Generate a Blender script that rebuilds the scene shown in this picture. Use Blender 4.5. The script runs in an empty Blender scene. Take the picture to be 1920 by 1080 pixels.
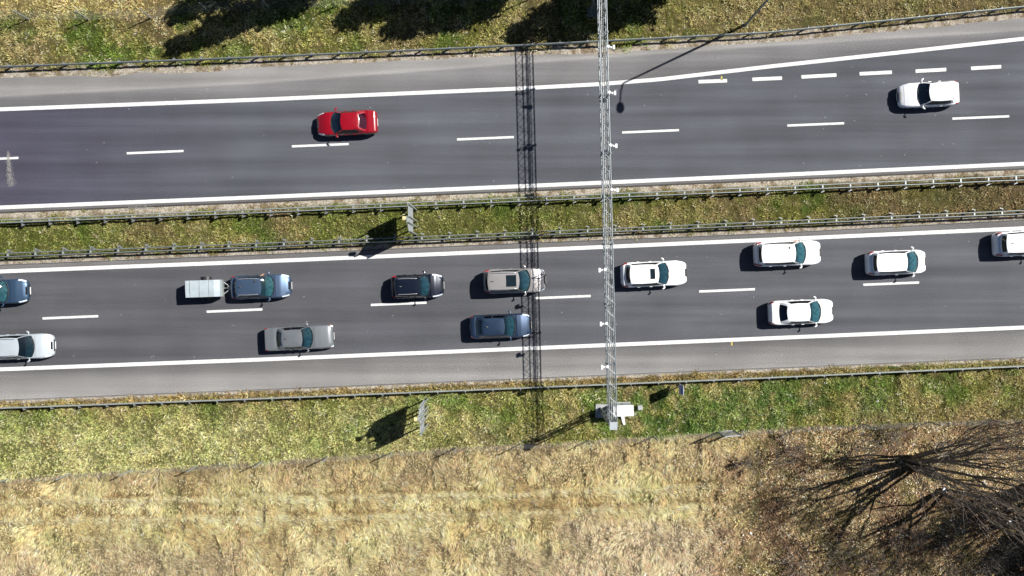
import bpy, bmesh, math, random
import numpy as np
from mathutils import Vector, Matrix

# ------------------------------------------------------------------ scene, camera, light
S = bpy.context.scene
COL = S.collection
R = math.radians
PPM = 26.0            # photograph pixels per metre on the road surface
CAMH = 60.0           # height of the drone over the road

cam_d = bpy.data.cameras.new("camera")
cam = bpy.data.objects.new("camera", cam_d)
COL.objects.link(cam)
cam.location = (0, 0, CAMH)
cam.rotation_euler = (0, 0, 0)
cam_d.sensor_width = 36.0
cam_d.lens = 36.0 * CAMH / (1920.0 / PPM)
cam_d.clip_end = 6000.0
cam_d.clip_start = 0.5
S.camera = cam

SUN_AZ = (0.902, 0.431)               # horizontal direction towards the sun
COT = 0.94
EL = math.atan(1.0 / COT)
world = bpy.data.worlds.new("World")
S.world = world
world.use_nodes = True
wn = world.node_tree.nodes
wl = world.node_tree.links
for n in list(wn):
    wn.remove(n)
sky = wn.new("ShaderNodeTexSky")
sky.sky_type = 'NISHITA'
sky.sun_disc = False
sky.air_density = 0.5
sky.dust_density = 0.4
sky.sun_elevation = EL
sky.sun_rotation = math.atan2(SUN_AZ[0], SUN_AZ[1])
bg = wn.new("ShaderNodeBackground")
bg.inputs['Strength'].default_value = 0.05
wo = wn.new("ShaderNodeOutputWorld")
wl.new(sky.outputs[0], bg.inputs['Color'])
wl.new(bg.outputs[0], wo.inputs['Surface'])

sun_d = bpy.data.lights.new("sun", 'SUN')
sun_d.energy = 5.0
sun_d.angle = R(0.5)
sun_d.color = (1.0, 0.965, 0.90)
sun = bpy.data.objects.new("sun", sun_d)
COL.objects.link(sun)
ldir = Vector((-SUN_AZ[0] * math.cos(EL), -SUN_AZ[1] * math.cos(EL), -math.sin(EL)))
sun.rotation_euler = ldir.to_track_quat('-Z', 'Y').to_euler()
sun.location = (40, 20, 60)

S.view_settings.view_transform = 'Standard'
S.view_settings.look = 'None'
S.view_settings.exposure = 0.75
S.view_settings.gamma = 1.0
S.render.engine = 'CYCLES'
S.cycles.max_bounces = 6
S.cycles.transparent_max_bounces = 12

random.seed(4)
rng = np.random.default_rng(7)

# ------------------------------------------------------------------ helpers
def W(px, py, z=0.0):
    """pixel of the photograph seen at height z -> world point"""
    k = (CAMH - z) / CAMH / PPM
    return Vector(((px - 960.0) * k, (540.0 - py) * k, z))

def WX(px, z=0.0): return (px - 960.0) * (CAMH - z) / CAMH / PPM
def WY(py, z=0.0): return (540.0 - py) * (CAMH - z) / CAMH / PPM

def s2l(c):
    c = np.asarray(c, float) / 255.0
    return np.where(c <= 0.04045, c / 12.92, ((c + 0.055) / 1.055) ** 2.4)

class MB:
    def __init__(self):
        self.v = []; self.f = []; self.m = []
    def add(self, verts, faces, mi=0):
        o = len(self.v)
        self.v.extend([tuple(p) for p in verts])
        for f in faces:
            self.f.append([i + o for i in f]); self.m.append(mi)
        return self
    def box(self, c, size, rot=0.0, mi=0, taper=1.0):
        sx, sy, sz = size[0] / 2, size[1] / 2, size[2] / 2
        cs, sn = math.cos(rot), math.sin(rot)
        vs = []
        for z, t in ((-sz, 1.0), (sz, taper)):
            for x, y in ((-sx, -sy), (sx, -sy), (sx, sy), (-sx, sy)):
                x *= t; y *= t
                vs.append((c[0] + x * cs - y * sn, c[1] + x * sn + y * cs, c[2] + z))
        fs = [(3, 2, 1, 0), (4, 5, 6, 7), (0, 1, 5, 4), (1, 2, 6, 5), (2, 3, 7, 6), (3, 0, 4, 7)]
        return self.add(vs, fs, mi)
    def tube(self, pts, rad, n=8, mi=0, cap=True):
        pts = [Vector(p) for p in pts]
        if not hasattr(rad, '__len__'): rad = [rad] * len(pts)
        vs = []; fs = []
        up = None
        for i, p in enumerate(pts):
            d = (pts[min(i + 1, len(pts) - 1)] - pts[max(i - 1, 0)]).normalized()
            if up is None:
                up = d.orthogonal().normalized()
            up = (up - d * up.dot(d))
            if up.length < 1e-6: up = d.orthogonal()
            up.normalize()
            b = d.cross(up)
            for k in range(n):
                a = 2 * math.pi * k / n
                vs.append(p + (up * math.cos(a) + b * math.sin(a)) * rad[i])
        for i in range(len(pts) - 1):
            for k in range(n):
                k2 = (k + 1) % n
                fs.append((i * n + k, i * n + k2, (i + 1) * n + k2, (i + 1) * n + k))
        if cap:
            fs.append(tuple(range(n - 1, -1, -1)))
            fs.append(tuple((len(pts) - 1) * n + k for k in range(n)))
        return self.add(vs, fs, mi)
    def build(self, name, mats, parent=None, smooth=False, angle=40):
        me = bpy.data.meshes.new(name)
        me.from_pydata(self.v, [], self.f)
        if not isinstance(mats, (list, tuple)): mats = [mats]
        for m in mats: me.materials.append(m)
        if len(mats) > 1: me.polygons.foreach_set('material_index', self.m)
        me.validate()
        me.update()
        if smooth:
            me.polygons.foreach_set('use_smooth', [True] * len(me.polygons))
            me.set_sharp_from_angle(angle=R(angle))
        o = bpy.data.objects.new(name, me)
        COL.objects.link(o)
        if parent: o.parent = parent
        return o

def tag(o, label=None, cat=None, group=None, kind=None):
    if label: o['label'] = label
    if cat: o['category'] = cat
    if group: o['group'] = group
    if kind: o['kind'] = kind
    return o

def empty(name, loc=(0, 0, 0), rz=0.0):
    o = bpy.data.objects.new(name, None)
    COL.objects.link(o)
    o.location = loc
    o.rotation_euler = (0, 0, rz)
    o.empty_display_size = 0.3
    return o

def np_mesh(name, verts, faces_flat, nper, mat, cols=None, parent=None, smooth=False):
    """fast mesh: verts (N,3), faces (M,nper)"""
    me = bpy.data.meshes.new(name)
    nv = len(verts); nf = len(faces_flat)
    me.vertices.add(nv)
    me.vertices.foreach_set('co', np.ascontiguousarray(verts, dtype=np.float32).ravel())
    me.loops.add(nf * nper)
    me.loops.foreach_set('vertex_index', np.ascontiguousarray(faces_flat, dtype=np.int32).ravel())
    me.polygons.add(nf)
    me.polygons.foreach_set('loop_start', np.arange(0, nf * nper, nper, dtype=np.int32))
    me.polygons.foreach_set('loop_total', np.full(nf, nper, dtype=np.int32))
    if smooth: me.polygons.foreach_set('use_smooth', np.ones(nf, dtype=bool))
    me.update(calc_edges=True)
    if cols is not None:
        a = me.color_attributes.new(name='Col', type='FLOAT_COLOR', domain='POINT')
        c4 = np.ones((nv, 4), dtype=np.float32); c4[:, :3] = cols
        a.data.foreach_set('color', c4.ravel())
    me.materials.append(mat)
    o = bpy.data.objects.new(name, me)
    COL.objects.link(o)
    if parent: o.parent = parent
    return o

_tab = rng.random((8, 256, 256)).astype(np.float32)
def vnoise(x, y, seed=0):
    t = _tab[seed % 8]
    x = np.asarray(x, float) + 17.3 * seed; y = np.asarray(y, float) + 9.1 * seed
    xi = np.floor(x).astype(int); yi = np.floor(y).astype(int)
    fx = x - xi; fy = y - yi
    fx = fx * fx * (3 - 2 * fx); fy = fy * fy * (3 - 2 * fy)
    a = t[xi & 255, yi & 255]; b = t[(xi + 1) & 255, yi & 255]
    c = t[xi & 255, (yi + 1) & 255]; d = t[(xi + 1) & 255, (yi + 1) & 255]
    return (a * (1 - fx) + b * fx) * (1 - fy) + (c * (1 - fx) + d * fx) * fy
def fbm(x, y, scale, seed=0, oct=4):
    v = 0; a = 1; s = 0; f = 1.0 / scale
    for o in range(oct):
        v = v + a * vnoise(np.asarray(x) * f, np.asarray(y) * f, seed + o)
        s += a; a *= 0.55; f *= 2.1
    return v / s
def sstep(a, b, x):
    t = np.clip((x - a) / (b - a), 0, 1)
    return t * t * (3 - 2 * t)

# ------------------------------------------------------------------ materials
def new_mat(name):
    m = bpy.data.materials.new(name)
    m.use_nodes = True
    nt = m.node_tree
    for n in list(nt.nodes): nt.nodes.remove(n)
    out = nt.nodes.new('ShaderNodeOutputMaterial')
    return m, nt, out

def noise_node(nt, scale, detail=3, coord='Object', stretch=None):
    tc = nt.nodes.new('ShaderNodeTexCoord')
    n = nt.nodes.new('ShaderNodeTexNoise')
    n.inputs['Scale'].default_value = scale
    n.inputs['Detail'].default_value = detail
    if stretch:
        mp = nt.nodes.new('ShaderNodeMapping')
        mp.inputs['Scale'].default_value = stretch
        mp.inputs['Rotation'].default_value = (0, 0, R(-2.2))
        nt.links.new(tc.outputs[coord], mp.inputs[0])
        nt.links.new(mp.outputs[0], n.inputs['Vector'])
    else:
        nt.links.new(tc.outputs[coord], n.inputs['Vector'])
    return n

def mat_simple(name, col, rough=0.5, metal=0.0, var=0.12, scale=6.0, coat=0.0, spec=0.5, bump=0.0):
    m, nt, out = new_mat(name)
    p = nt.nodes.new('ShaderNodeBsdfPrincipled')
    p.inputs['Roughness'].default_value = rough
    p.inputs['Metallic'].default_value = metal
    p.inputs['Coat Weight'].default_value = coat
    p.inputs['Coat Roughness'].default_value = 0.06
    p.inputs['Specular IOR Level'].default_value = spec
    n = noise_node(nt, scale, 4)
    mr = nt.nodes.new('ShaderNodeMapRange')
    mr.inputs['From Min'].default_value = 0.3; mr.inputs['From Max'].default_value = 0.7
    mr.inputs['To Min'].default_value = 1 - var; mr.inputs['To Max'].default_value = 1 + var
    nt.links.new(n.outputs['Fac'], mr.inputs['Value'])
    mx = nt.nodes.new('ShaderNodeVectorMath'); mx.operation = 'SCALE'
    mx.inputs[0].default_value = col[:3]
    nt.links.new(mr.outputs[0], mx.inputs['Scale'])
    nt.links.new(mx.outputs[0], p.inputs['Base Color'])
    if bump:
        b = nt.nodes.new('ShaderNodeBump'); b.inputs['Strength'].default_value = bump
        nt.links.new(n.outputs['Fac'], b.inputs['Height'])
        nt.links.new(b.outputs[0], p.inputs['Normal'])
    nt.links.new(p.outputs[0], out.inputs['Surface'])
    return m

def mat_attr(name, rough=1.0, var=0.0, scale=10.0, translucent=0.0):
    m, nt, out = new_mat(name)
    at = nt.nodes.new('ShaderNodeAttribute'); at.attribute_name = 'Col'
    colsock = at.outputs['Color']
    if var:
        n = noise_node(nt, scale, 4)
        mr = nt.nodes.new('ShaderNodeMapRange')
        mr.inputs['From Min'].default_value = 0.3; mr.inputs['From Max'].default_value = 0.7
        mr.inputs['To Min'].default_value = 1 - var; mr.inputs['To Max'].default_value = 1 + var
        nt.links.new(n.outputs['Fac'], mr.inputs['Value'])
        mx = nt.nodes.new('ShaderNodeVectorMath'); mx.operation = 'SCALE'
        nt.links.new(colsock, mx.inputs[0]); nt.links.new(mr.outputs[0], mx.inputs['Scale'])
        colsock = mx.outputs[0]
    d = nt.nodes.new('ShaderNodeBsdfDiffuse')
    nt.links.new(colsock, d.inputs['Color'])
    if translucent:
        t = nt.nodes.new('ShaderNodeBsdfTranslucent')
        nt.links.new(colsock, t.inputs['Color'])
        ms = nt.nodes.new('ShaderNodeMixShader'); ms.inputs[0].default_value = translucent
        nt.links.new(d.outputs[0], ms.inputs[1]); nt.links.new(t.outputs[0], ms.inputs[2])
        nt.links.new(ms.outputs[0], out.inputs['Surface'])
    else:
        nt.links.new(d.outputs[0], out.inputs['Surface'])
    return m

def mat_asphalt(name):
    m, nt, out = new_mat(name)
    at = nt.nodes.new('ShaderNodeAttribute'); at.attribute_name = 'Col'
    p = nt.nodes.new('ShaderNodeBsdfPrincipled')
    p.inputs['Roughness'].default_value = 0.9
    p.inputs['Specular IOR Level'].default_value = 0.2
    fine = noise_node(nt, 17.0, 5)
    streak = noise_node(nt, 1.0, 5, stretch=(0.035, 1.3, 1.0))
    blot = noise_node(nt, 0.22, 3)
    def mr(n, a, b, lo=0.3, hi=0.7):
        r = nt.nodes.new('ShaderNodeMapRange')
        r.inputs['From Min'].default_value = lo; r.inputs['From Max'].default_value = hi
        r.inputs['To Min'].default_value = a; r.inputs['To Max'].default_value = b
        nt.links.new(n.outputs['Fac'], r.inputs['Value'])
        return r.outputs[0]
    def mul(a, b):
        q = nt.nodes.new('ShaderNodeMath'); q.operation = 'MULTIPLY'
        nt.links.new(a, q.inputs[0]); nt.links.new(b, q.inputs[1])
        return q.outputs[0]
    k = mul(mul(mr(fine, 0.60, 1.48), mr(streak, 0.80, 1.18)), mr(blot, 0.88, 1.12))
    sc = nt.nodes.new('ShaderNodeVectorMath'); sc.operation = 'SCALE'
    nt.links.new(at.outputs['Color'], sc.inputs[0]); nt.links.new(k, sc.inputs['Scale'])
    # pale grit lying loose on the surface
    tc = nt.nodes.new('ShaderNodeTexCoord')
    vo = nt.nodes.new('ShaderNodeTexVoronoi'); vo.inputs['Scale'].default_value = 1.2
    nt.links.new(tc.outputs['Object'], vo.inputs['Vector'])
    lt = nt.nodes.new('ShaderNodeMath'); lt.operation = 'LESS_THAN'; lt.inputs[1].default_value = 0.030
    nt.links.new(vo.outputs['Distance'], lt.inputs[0])
    mix = nt.nodes.new('ShaderNodeMix'); mix.data_type = 'RGBA'
    nt.links.new(lt.outputs[0], mix.inputs[0])
    nt.links.new(sc.outputs[0], mix.inputs[6])
    mix.inputs[7].default_value = (0.45, 0.45, 0.44, 1)
    nt.links.new(mix.outputs[2], p.inputs['Base Color'])
    nt.links.new(p.outputs[0], out.inputs['Surface'])
    return m

def mat_glass(name, tint, gloss=0.10, rough=0.02):
    m, nt, out = new_mat(name)
    tr = nt.nodes.new('ShaderNodeBsdfTransparent'); tr.inputs[0].default_value = (*tint, 1)
    gl = nt.nodes.new('ShaderNodeBsdfGlossy'); gl.inputs['Roughness'].default_value = rough
    gl.inputs['Color'].default_value = (0.9, 0.97, 1.0, 1)
    lw = nt.nodes.new('ShaderNodeLayerWeight'); lw.inputs['Blend'].default_value = 0.25
    mr = nt.nodes.new('ShaderNodeMapRange')
    mr.inputs['To Min'].default_value = gloss; mr.inputs['To Max'].default_value = 0.9
    nt.links.new(lw.outputs['Fresnel'], mr.inputs['Value'])
    ms = nt.nodes.new('ShaderNodeMixShader')
    nt.links.new(mr.outputs[0], ms.inputs[0])
    nt.links.new(tr.outputs[0], ms.inputs[1]); nt.links.new(gl.outputs[0], ms.inputs[2])
    nt.links.new(ms.outputs[0], out.inputs['Surface'])
    return m

def paint(name, rgb, metal=0.0, rough=0.32):
    return mat_simple(name, rgb, rough=rough, metal=metal, var=0.03, scale=2.0, coat=0.8)

M = {}
M['grass'] = mat_attr('grass_blades', translucent=0.22)
M['soil'] = mat_attr('soil_and_thatch', var=0.6, scale=11.0)
M['asphalt'] = mat_asphalt('worn_asphalt')
M['line'] = mat_simple('white_road_paint', (0.56, 0.56, 0.555), 0.7, var=0.16, scale=4.0, spec=0.2)
M['yellow_mark'] = mat_simple('yellow_road_paint', (0.42, 0.33, 0.06), 0.7)
M['galv'] = mat_simple('galvanised_steel', (0.29, 0.32, 0.31), 0.5, metal=0.25, var=0.15, scale=3.0)
M['galv_dark'] = mat_simple('weathered_steel_post', (0.22, 0.23, 0.23), 0.55, metal=0.3, var=0.2)
M['truss'] = mat_simple('galvanised_truss_tube', (0.165, 0.185, 0.20), 0.45, metal=0.3, var=0.15, scale=4.0)
M['signback'] = mat_simple('sign_back_aluminium', (0.34, 0.37, 0.39), 0.5, metal=0.1, var=0.06)
M['signfront'] = mat_simple('sign_front_sheet', (0.65, 0.60, 0.25), 0.5, var=0.04)
M['blue'] = mat_simple('blue_sign_sheet', (0.012, 0.09, 0.52), 0.4, var=0.05)
M['amber'] = mat_simple('amber_lens', (0.62, 0.50, 0.24), 0.3, var=0.05)
M['concrete'] = mat_simple('grey_concrete', (0.30, 0.31, 0.31), 0.9, var=0.2, scale=5, bump=0.2)
M['whitebox'] = mat_simple('white_cabinet_paint', (0.72, 0.73, 0.74), 0.5, var=0.04)
M['cabside'] = mat_simple('grey_cabinet_side', (0.42, 0.46, 0.46), 0.55, var=0.10)
M['rubber'] = mat_simple('tyre_rubber', (0.018, 0.018, 0.019), 0.85, var=0.2)
M['rim'] = mat_simple('alloy_rim', (0.38, 0.39, 0.40), 0.35, metal=0.6)
M['trim'] = mat_simple('black_plastic_trim', (0.012, 0.012, 0.014), 0.5)
M['interior'] = mat_simple('dark_cabin_lining', (0.020, 0.022, 0.026), 0.85, var=0.3)
M['dash'] = mat_simple('grey_dashboard', (0.10, 0.115, 0.12), 0.8, var=0.5, scale=5)
M['seat'] = mat_simple('grey_seat_fabric', (0.05, 0.055, 0.06), 0.9, var=0.3)
M['lamp'] = mat_simple('clear_headlamp', (0.72, 0.78, 0.85), 0.12, var=0.1, coat=1.0)
M['tail'] = mat_simple('red_tail_lamp', (0.30, 0.008, 0.012), 0.2, coat=1.0)
M['orange'] = mat_simple('orange_indicator', (0.65, 0.20, 0.03), 0.25, coat=1.0)
M['plate'] = mat_simple('number_plate_white', (0.65, 0.66, 0.66), 0.5)
M['chrome'] = mat_simple('bright_metal', (0.6, 0.61, 0.62), 0.25, metal=0.7)
M['glass'] = mat_glass('windscreen_glass', (0.46, 0.84, 0.90), 0.07)
M['darkglass'] = mat_glass('tinted_glass', (0.10, 0.13, 0.15), 0.05)
GLASSES = [M['glass'], mat_glass('deeper_windscreen_glass', (0.30, 0.58, 0.66), 0.06), mat_glass('smoky_windscreen_glass', (0.24, 0.42, 0.48), 0.09)]
M['skin'] = mat_simple('skin', (0.50, 0.30, 0.21), 0.6, var=0.06)
M['cloth'] = mat_simple('dark_shirt', (0.03, 0.035, 0.05), 0.9)
M['hair'] = mat_simple('brown_hair', (0.03, 0.02, 0.012), 0.7)
M['bark'] = mat_simple('dark_bark', (0.15, 0.125, 0.10), 0.95, var=0.35, scale=3.0, bump=0.3)
M['twig'] = mat_simple('grey_brown_twigs', (0.18, 0.15, 0.12), 0.95, var=0.3, scale=1.0)
M['leaf'] = mat_attr('evergreen_leaves', translucent=0.15)
M['tarp'] = mat_simple('pale_blue_grey_tarpaulin', (0.33, 0.385, 0.42), 0.55, var=0.10, scale=2.0)
M['litter'] = mat_simple('white_plastic', (0.75, 0.77, 0.8), 0.5)
M['grit'] = mat_simple('pale_grit', (0.20, 0.195, 0.185), 0.95, var=0.25)

# ------------------------------------------------------------------ layout curves, in photograph pixels on the ground plane
def curve(xs, ys):
    xs = np.array(xs, float); ys = np.array(ys, float)
    s0 = (ys[1] - ys[0]) / (xs[1] - xs[0]); s1 = (ys[-1] - ys[-2]) / (xs[-1] - xs[-2])
    def f(x):
        x = np.asarray(x, float)
        y = np.interp(x, xs, ys)
        y = np.where(x < xs[0], ys[0] + s0 * (x - xs[0]), y)
        y = np.where(x > xs[-1], ys[-1] + s1 * (x - xs[-1]), y)
        return y
    return f
X5 = [0, 480, 960, 1440, 1920]
E1 = curve([0, 150, 200, 270, 330, 400, 480, 720, 960, 1100, 1160, 1200, 1440, 1690, 1920],
           [146, 141, 145, 135, 138, 134, 126, 115.5, 104, 101, 101, 95, 79, 57, 33])
RIDGE = curve(X5, [182, 157, 121, 87, 58])
L1 = curve([0, 480, 960, 1120, 1235, 1440, 1680, 1920], [205, 187, 166.5, 158, 149, 125, 99, 72.5])
L2 = curve(X5, [389, 370, 349.8, 328.8, 307])
E2 = curve(X5, [399.5, 380, 360, 339, 317.5])
E3 = curve(X5, [496, 477, 456, 437, 411.5])
L3 = curve(X5, [509, 490.5, 470.5, 449.5, 428])
L4 = curve(X5, [692.5, 674.5, 654.5, 634.3, 614])
E4 = curve(X5, [752, 732.5, 712.5, 692, 672])
FENCE = curve([0, 130, 370, 620, 855, 1100, 1340, 1500, 1740, 1920], [900, 888, 873, 856, 839, 826, 810, 800, 791, 786])
UFENCE = curve([0, 54, 167, 283, 391, 506, 629], [38, 36, 37, 34, 21, 16, 12])

def rail_line(ys):       # rail seen at z=0.75
    f = curve(X5, ys)
    return lambda x: 540 + (f(960 + (np.asarray(x, float) - 960) / 0.9875) - 540) * 0.9875
G1 = rail_line([124, 106, 84.5, 60, 11.5])
G2a = rail_line([413, 393, 371.5, 351, 329])
G2b = rail_line([418, 399, 378, 357.5, 337])
G3a = rail_line([475, 456.5, 436.5, 415.5, 394.5])
G3b = rail_line([481.5, 463, 442.5, 421.5, 400.5])
G4 = rail_line([766, 748.5, 729, 709, 687])

# ------------------------------------------------------------------ colours of the ground, as they read in sunlight
GAIN = 2.05
def pal(*c): return s2l(c) / GAIN

def mixc(a, b, t): return a * (1 - t[:, None]) + b * t[:, None]

def grass_col(px, py, blade=True):
    """albedo of what grows at a ground pixel; arrays in, (N,3) out"""
    n = len(px)
    X = px / PPM; Y = py / PPM
    big = fbm(X, Y, 7.0, 1); mid = fbm(X, Y, 1.6, 2); fine = fbm(X, Y, 0.45, 3, 3)
    olive = pal(148, 147, 80); green = pal(108, 136, 58); tan = pal(204, 188, 132)
    brown = pal(162, 140, 106); straw = pal(232, 213, 158); dgreen = pal(48, 84, 30); rbrown = pal(120, 84, 60)
    ones = np.ones((n, 3))
    c = ones * olive
    t = sstep(0.42, 0.62, mid * 0.6 + fine * 0.4)
    c = mixc(c, ones * tan, t * 0.6)
    t = sstep(0.50, 0.68, fbm(X, Y, 2.2, 4))
    c = mixc(c, ones * green, t * 0.75)
    t = sstep(0.50, 0.68, fbm(X, Y, 3.1, 5))
    c = mixc(c, ones * brown, t * 0.5)
    # left top corner: straw coloured
    t = sstep(45, 5, py + (fine - .5) * 40) * sstep(420, 200, px)
    c = mixc(c, ones * pal(218, 194, 132), t * 0.85)
    # upper verge right: browner, pinkish
    t = sstep(1150, 1500, px) * (py < 100)
    c = mixc(c, ones * pal(170, 150, 112), t * 0.55)
    # median right: reddish brown
    med = (py > 300) & (py < 500)
    t = sstep(1500, 1850, px + (big - .5) * 500) * med
    c = mixc(c, ones * pal(156, 134, 102), t * 0.75)
    t = sstep(0.45, 0.6, big) * med * sstep(1500, 1200, px)
    c = mixc(c, ones * pal(126, 142, 66), t * 0.55)
    # lower verge
    low = py > 690
    lt = low & (py < FENCE(px))
    d = py - G4(px)
    pale = sstep(1000, 600, px + (big - .5) * 400) * sstep(0, 55, d) * lt
    c = mixc(c, ones * pal(206, 200, 138), pale * (0.45 + 0.45 * sstep(.35, .65, mid)))
    gr = sstep(0.47, 0.62, fbm(X, Y, 1.9, 6)) * lt * (0.32 + 0.6 * sstep(550, 1200, px))
    c = mixc(c, ones * pal(114, 142, 68), gr * 0.75)
    dg = sstep(0.54, 0.62, fbm(X, Y, 0.62, 0, 2)) * lt * sstep(1130, 1250, px) * sstep(1700, 1500, px)
    c = mixc(c, ones * pal(88, 118, 58), dg * 0.75)
    rb = sstep(14, -6, d) * (d > -40) * low
    c = mixc(c, ones * pal(172, 144, 100), rb * 0.7)
    far = sstep(1560, 1800, px + (mid - .5) * 300) * sstep(50, 90, d) * lt
    c = mixc(c, ones * pal(166, 142, 106), far * 0.6)
    # dry meadow
    m = (py >= FENCE(px))
    ms = np.where(m, 1.0, 0.0)
    sc = mixc(ones * pal(222, 203, 150), ones * pal(196, 174, 124), sstep(0.40, 0.60, fbm(X, Y, 2.4, 5)))
    sc = mixc(sc, ones * pal(160, 138, 98), sstep(0.53, 0.68, fbm(X, Y, 1.7, 7)) * 0.6)
    sc = mixc(sc, ones * pal(168, 168, 114), sstep(0.54, 0.68, fbm(X, Y, 2.0, 3)) * 0.65)
    bandy = py - np.interp(px, [0, 480, 960, 1330], [955, 948, 938, 925]) + (fbm(X, Y, 4.5, 6, 2) - .5) * 9
    br = sstep(-20, -45, bandy) * (0.5 + .5 * sstep(.4, .6, mid))
    sc = mixc(sc, ones * pal(178, 158, 122), br * 0.8)
    bot = sstep(45, 95, bandy + (mid - .5) * 60) * (0.4 + .6 * sstep(.38, .6, fbm(X, Y, 3.5, 2)))
    sc = mixc(sc, ones * pal(186, 168, 136), bot * 0.8)
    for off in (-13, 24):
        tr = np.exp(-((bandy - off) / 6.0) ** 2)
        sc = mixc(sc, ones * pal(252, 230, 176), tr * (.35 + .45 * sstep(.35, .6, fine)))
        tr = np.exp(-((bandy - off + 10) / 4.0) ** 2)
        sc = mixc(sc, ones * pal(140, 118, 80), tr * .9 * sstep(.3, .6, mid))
    bare = sstep(1000, 1120, px + (mid - .5) * 160) * sstep(955, 990, py + (mid - .5) * 60)
    sc = mixc(sc, ones * pal(206, 184, 152), bare * .75)
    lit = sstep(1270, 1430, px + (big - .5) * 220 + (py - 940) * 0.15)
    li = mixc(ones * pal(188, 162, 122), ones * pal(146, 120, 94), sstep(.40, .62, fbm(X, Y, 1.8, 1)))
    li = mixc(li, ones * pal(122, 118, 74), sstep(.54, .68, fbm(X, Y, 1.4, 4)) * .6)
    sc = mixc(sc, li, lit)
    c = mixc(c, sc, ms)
    lum = (c @ np.array([.25, .62, .13]))[:, None]
    return lum * .02 + c * .98

# gravel beside the asphalt
def gravel_amt(px, py):
    X = px / PPM; Y = py / PPM
    w = (fbm(X, Y, 1.3, 3) - 0.5) * 22
    g = sstep(20, 8, (E1(px) - py) + w) * (py < E1(px) + 6)
    g = np.maximum(g, sstep(17, 7, (py - E2(px)) + w * .8) * (py > E2(px) - 6) * (py < 430))
    g = np.maximum(g, sstep(14, 6, (E3(px) - py) + w * .5) * (py < E3(px) + 6) * (py > 380))
    g = np.maximum(g, sstep(7, 3, (py - E4(px)) + w * .25) * (py > E4(px) - 6))
    return g

def on_road(px, py, pad=0.0):
    return ((py > E1(px) - pad) & (py < E2(px) + pad)) | ((py > E3(px) - pad) & (py < E4(px) + pad))

def ground_z(px, py):
    X = px / PPM; Y = py / PPM
    r = on_road(px, py, 3)
    z = (fbm(X, Y, 1.1, 2) - 0.5) * 0.12 + (fbm(X, Y, 5.0, 4) - 0.5) * 0.15
    d = np.minimum.reduce([np.abs(py - E1(px)), np.abs(py - E2(px)), np.abs(py - E3(px)), np.abs(py - E4(px))])
    z = z * sstep(2, 45, d) + (sstep(.35, .68, fbm(X, Y, .42, 1, 2)) - .5) * .09 * sstep(4, 14, d)
    far = sstep(0, 12, py - FENCE(px)) * sstep(1500, 1300, px)
    z = z + far * ((fbm(X * 1.6, Y * .8, 1.5, 5, 3) - .5) * .50 + (fbm(X * 1.5, Y * .7, .55, 2, 2) - .5) * .22)
    return np.where(r, -0.06, z - 0.012)

# ------------------------------------------------------------------ ground: one sheet to the horizon
def axis(lo, hi, step, far):
    a = list(np.arange(lo, hi + step / 2, step))
    s = step; x = a[-1]; up = []
    while x < far: s *= 1.5; x += s; up.append(x)
    s = step; x = a[0]; dn = []
    while x > -far: s *= 1.5; x -= s; dn.append(x)
    return np.array(dn[::-1] + a + up)
gx = axis(-41, 41, 0.13, 3000); gy = axis(-25, 25, 0.13, 3000)
GX, GY = np.meshgrid(gx, gy)
pxg = (GX * PPM + 960).ravel(); pyg = (540 - GY * PPM).ravel()
pxc = np.clip(pxg, -400, 2320)
pyc = np.clip(pyg, -300, 1500)
gz = np.where((np.abs(GX.ravel()) < 45) & (np.abs(GY.ravel()) < 28), ground_z(pxg, pyg), -0.06)
gc = grass_col(pxc, pyc) * np.where(pyc > FENCE(pxc), .62, .42)[:, None]  # dark thatch, deepened further to paint in the shade of gaps between tufts
gr = gravel_amt(pxg, pyg)
gn = fbm(pxg / PPM, pyg / PPM, 0.35, 6, 3)
gravel = s2l((206, 196, 180)) / GAIN
gravel2 = s2l((150, 132, 108)) / GAIN
gcol = gravel * (1 - sstep(.45, .75, gn)[:, None]) + gravel2 * sstep(.45, .75, gn)[:, None]
gc = gc * (1 - gr[:, None]) + gcol * gr[:, None]
ny, nx = GX.shape
idx = np.arange(nx * ny).reshape(ny, nx)
faces = np.stack([idx[:-1, :-1], idx[:-1, 1:], idx[1:, 1:], idx[1:, :-1]], -1).reshape(-1, 4)
tag(np_mesh('ground', np.stack([GX.ravel(), GY.ravel(), gz], 1), faces, 4, M['soil'], gc, smooth=True),
    'dry soil and thatch under the roadside grass', 'ground', kind='structure')

# ------------------------------------------------------------------ roads
def road_sheet(name, fa, fb, colf, label, z=0.0, rough_a=0.0, rough_b=0.0, nlat=26):
    xs = np.concatenate([[-40000, -12000, -4000, -1500], np.arange(-500, 2421, 8.0), [3500, 6000, 14000, 42000]])
    ya = fa(np.clip(xs, -60000, 60000)); yb = fb(xs)
    if rough_a: ya = ya + (fbm(xs / PPM, xs * 0, 0.9, 5) - .5) * rough_a
    if rough_b: yb = yb + (fbm(xs / PPM, xs * 0 + 9, 0.9, 6) - .5) * rough_b
    v = np.linspace(0, 1, nlat)
    PX = np.repeat(xs[None], nlat, 0); PY = ya[None] * (1 - v[:, None]) + yb[None] * v[:, None]
    c = colf(PX.ravel(), PY.ravel(), np.repeat(v[:, None], len(xs), 1).ravel())
    vs = np.stack([(PX.ravel() - 960) / PPM, (540 - PY.ravel()) / PPM, np.full(PX.size, z)], 1)
    ix = np.arange(PX.size).reshape(nlat, len(xs))
    fc = np.stack([ix[1:, :-1], ix[1:, 1:], ix[:-1, 1:], ix[:-1, :-1]], -1).reshape(-1, 4)
    return tag(np_mesh(name, vs, fc, 4, M['asphalt'], c), label, 'road', kind='structure')

def g3(a, b, t):
    a = s2l(a) / GAIN; b = s2l(b) / GAIN
    return a * (1 - t[:, None]) + b * t[:, None]

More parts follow.
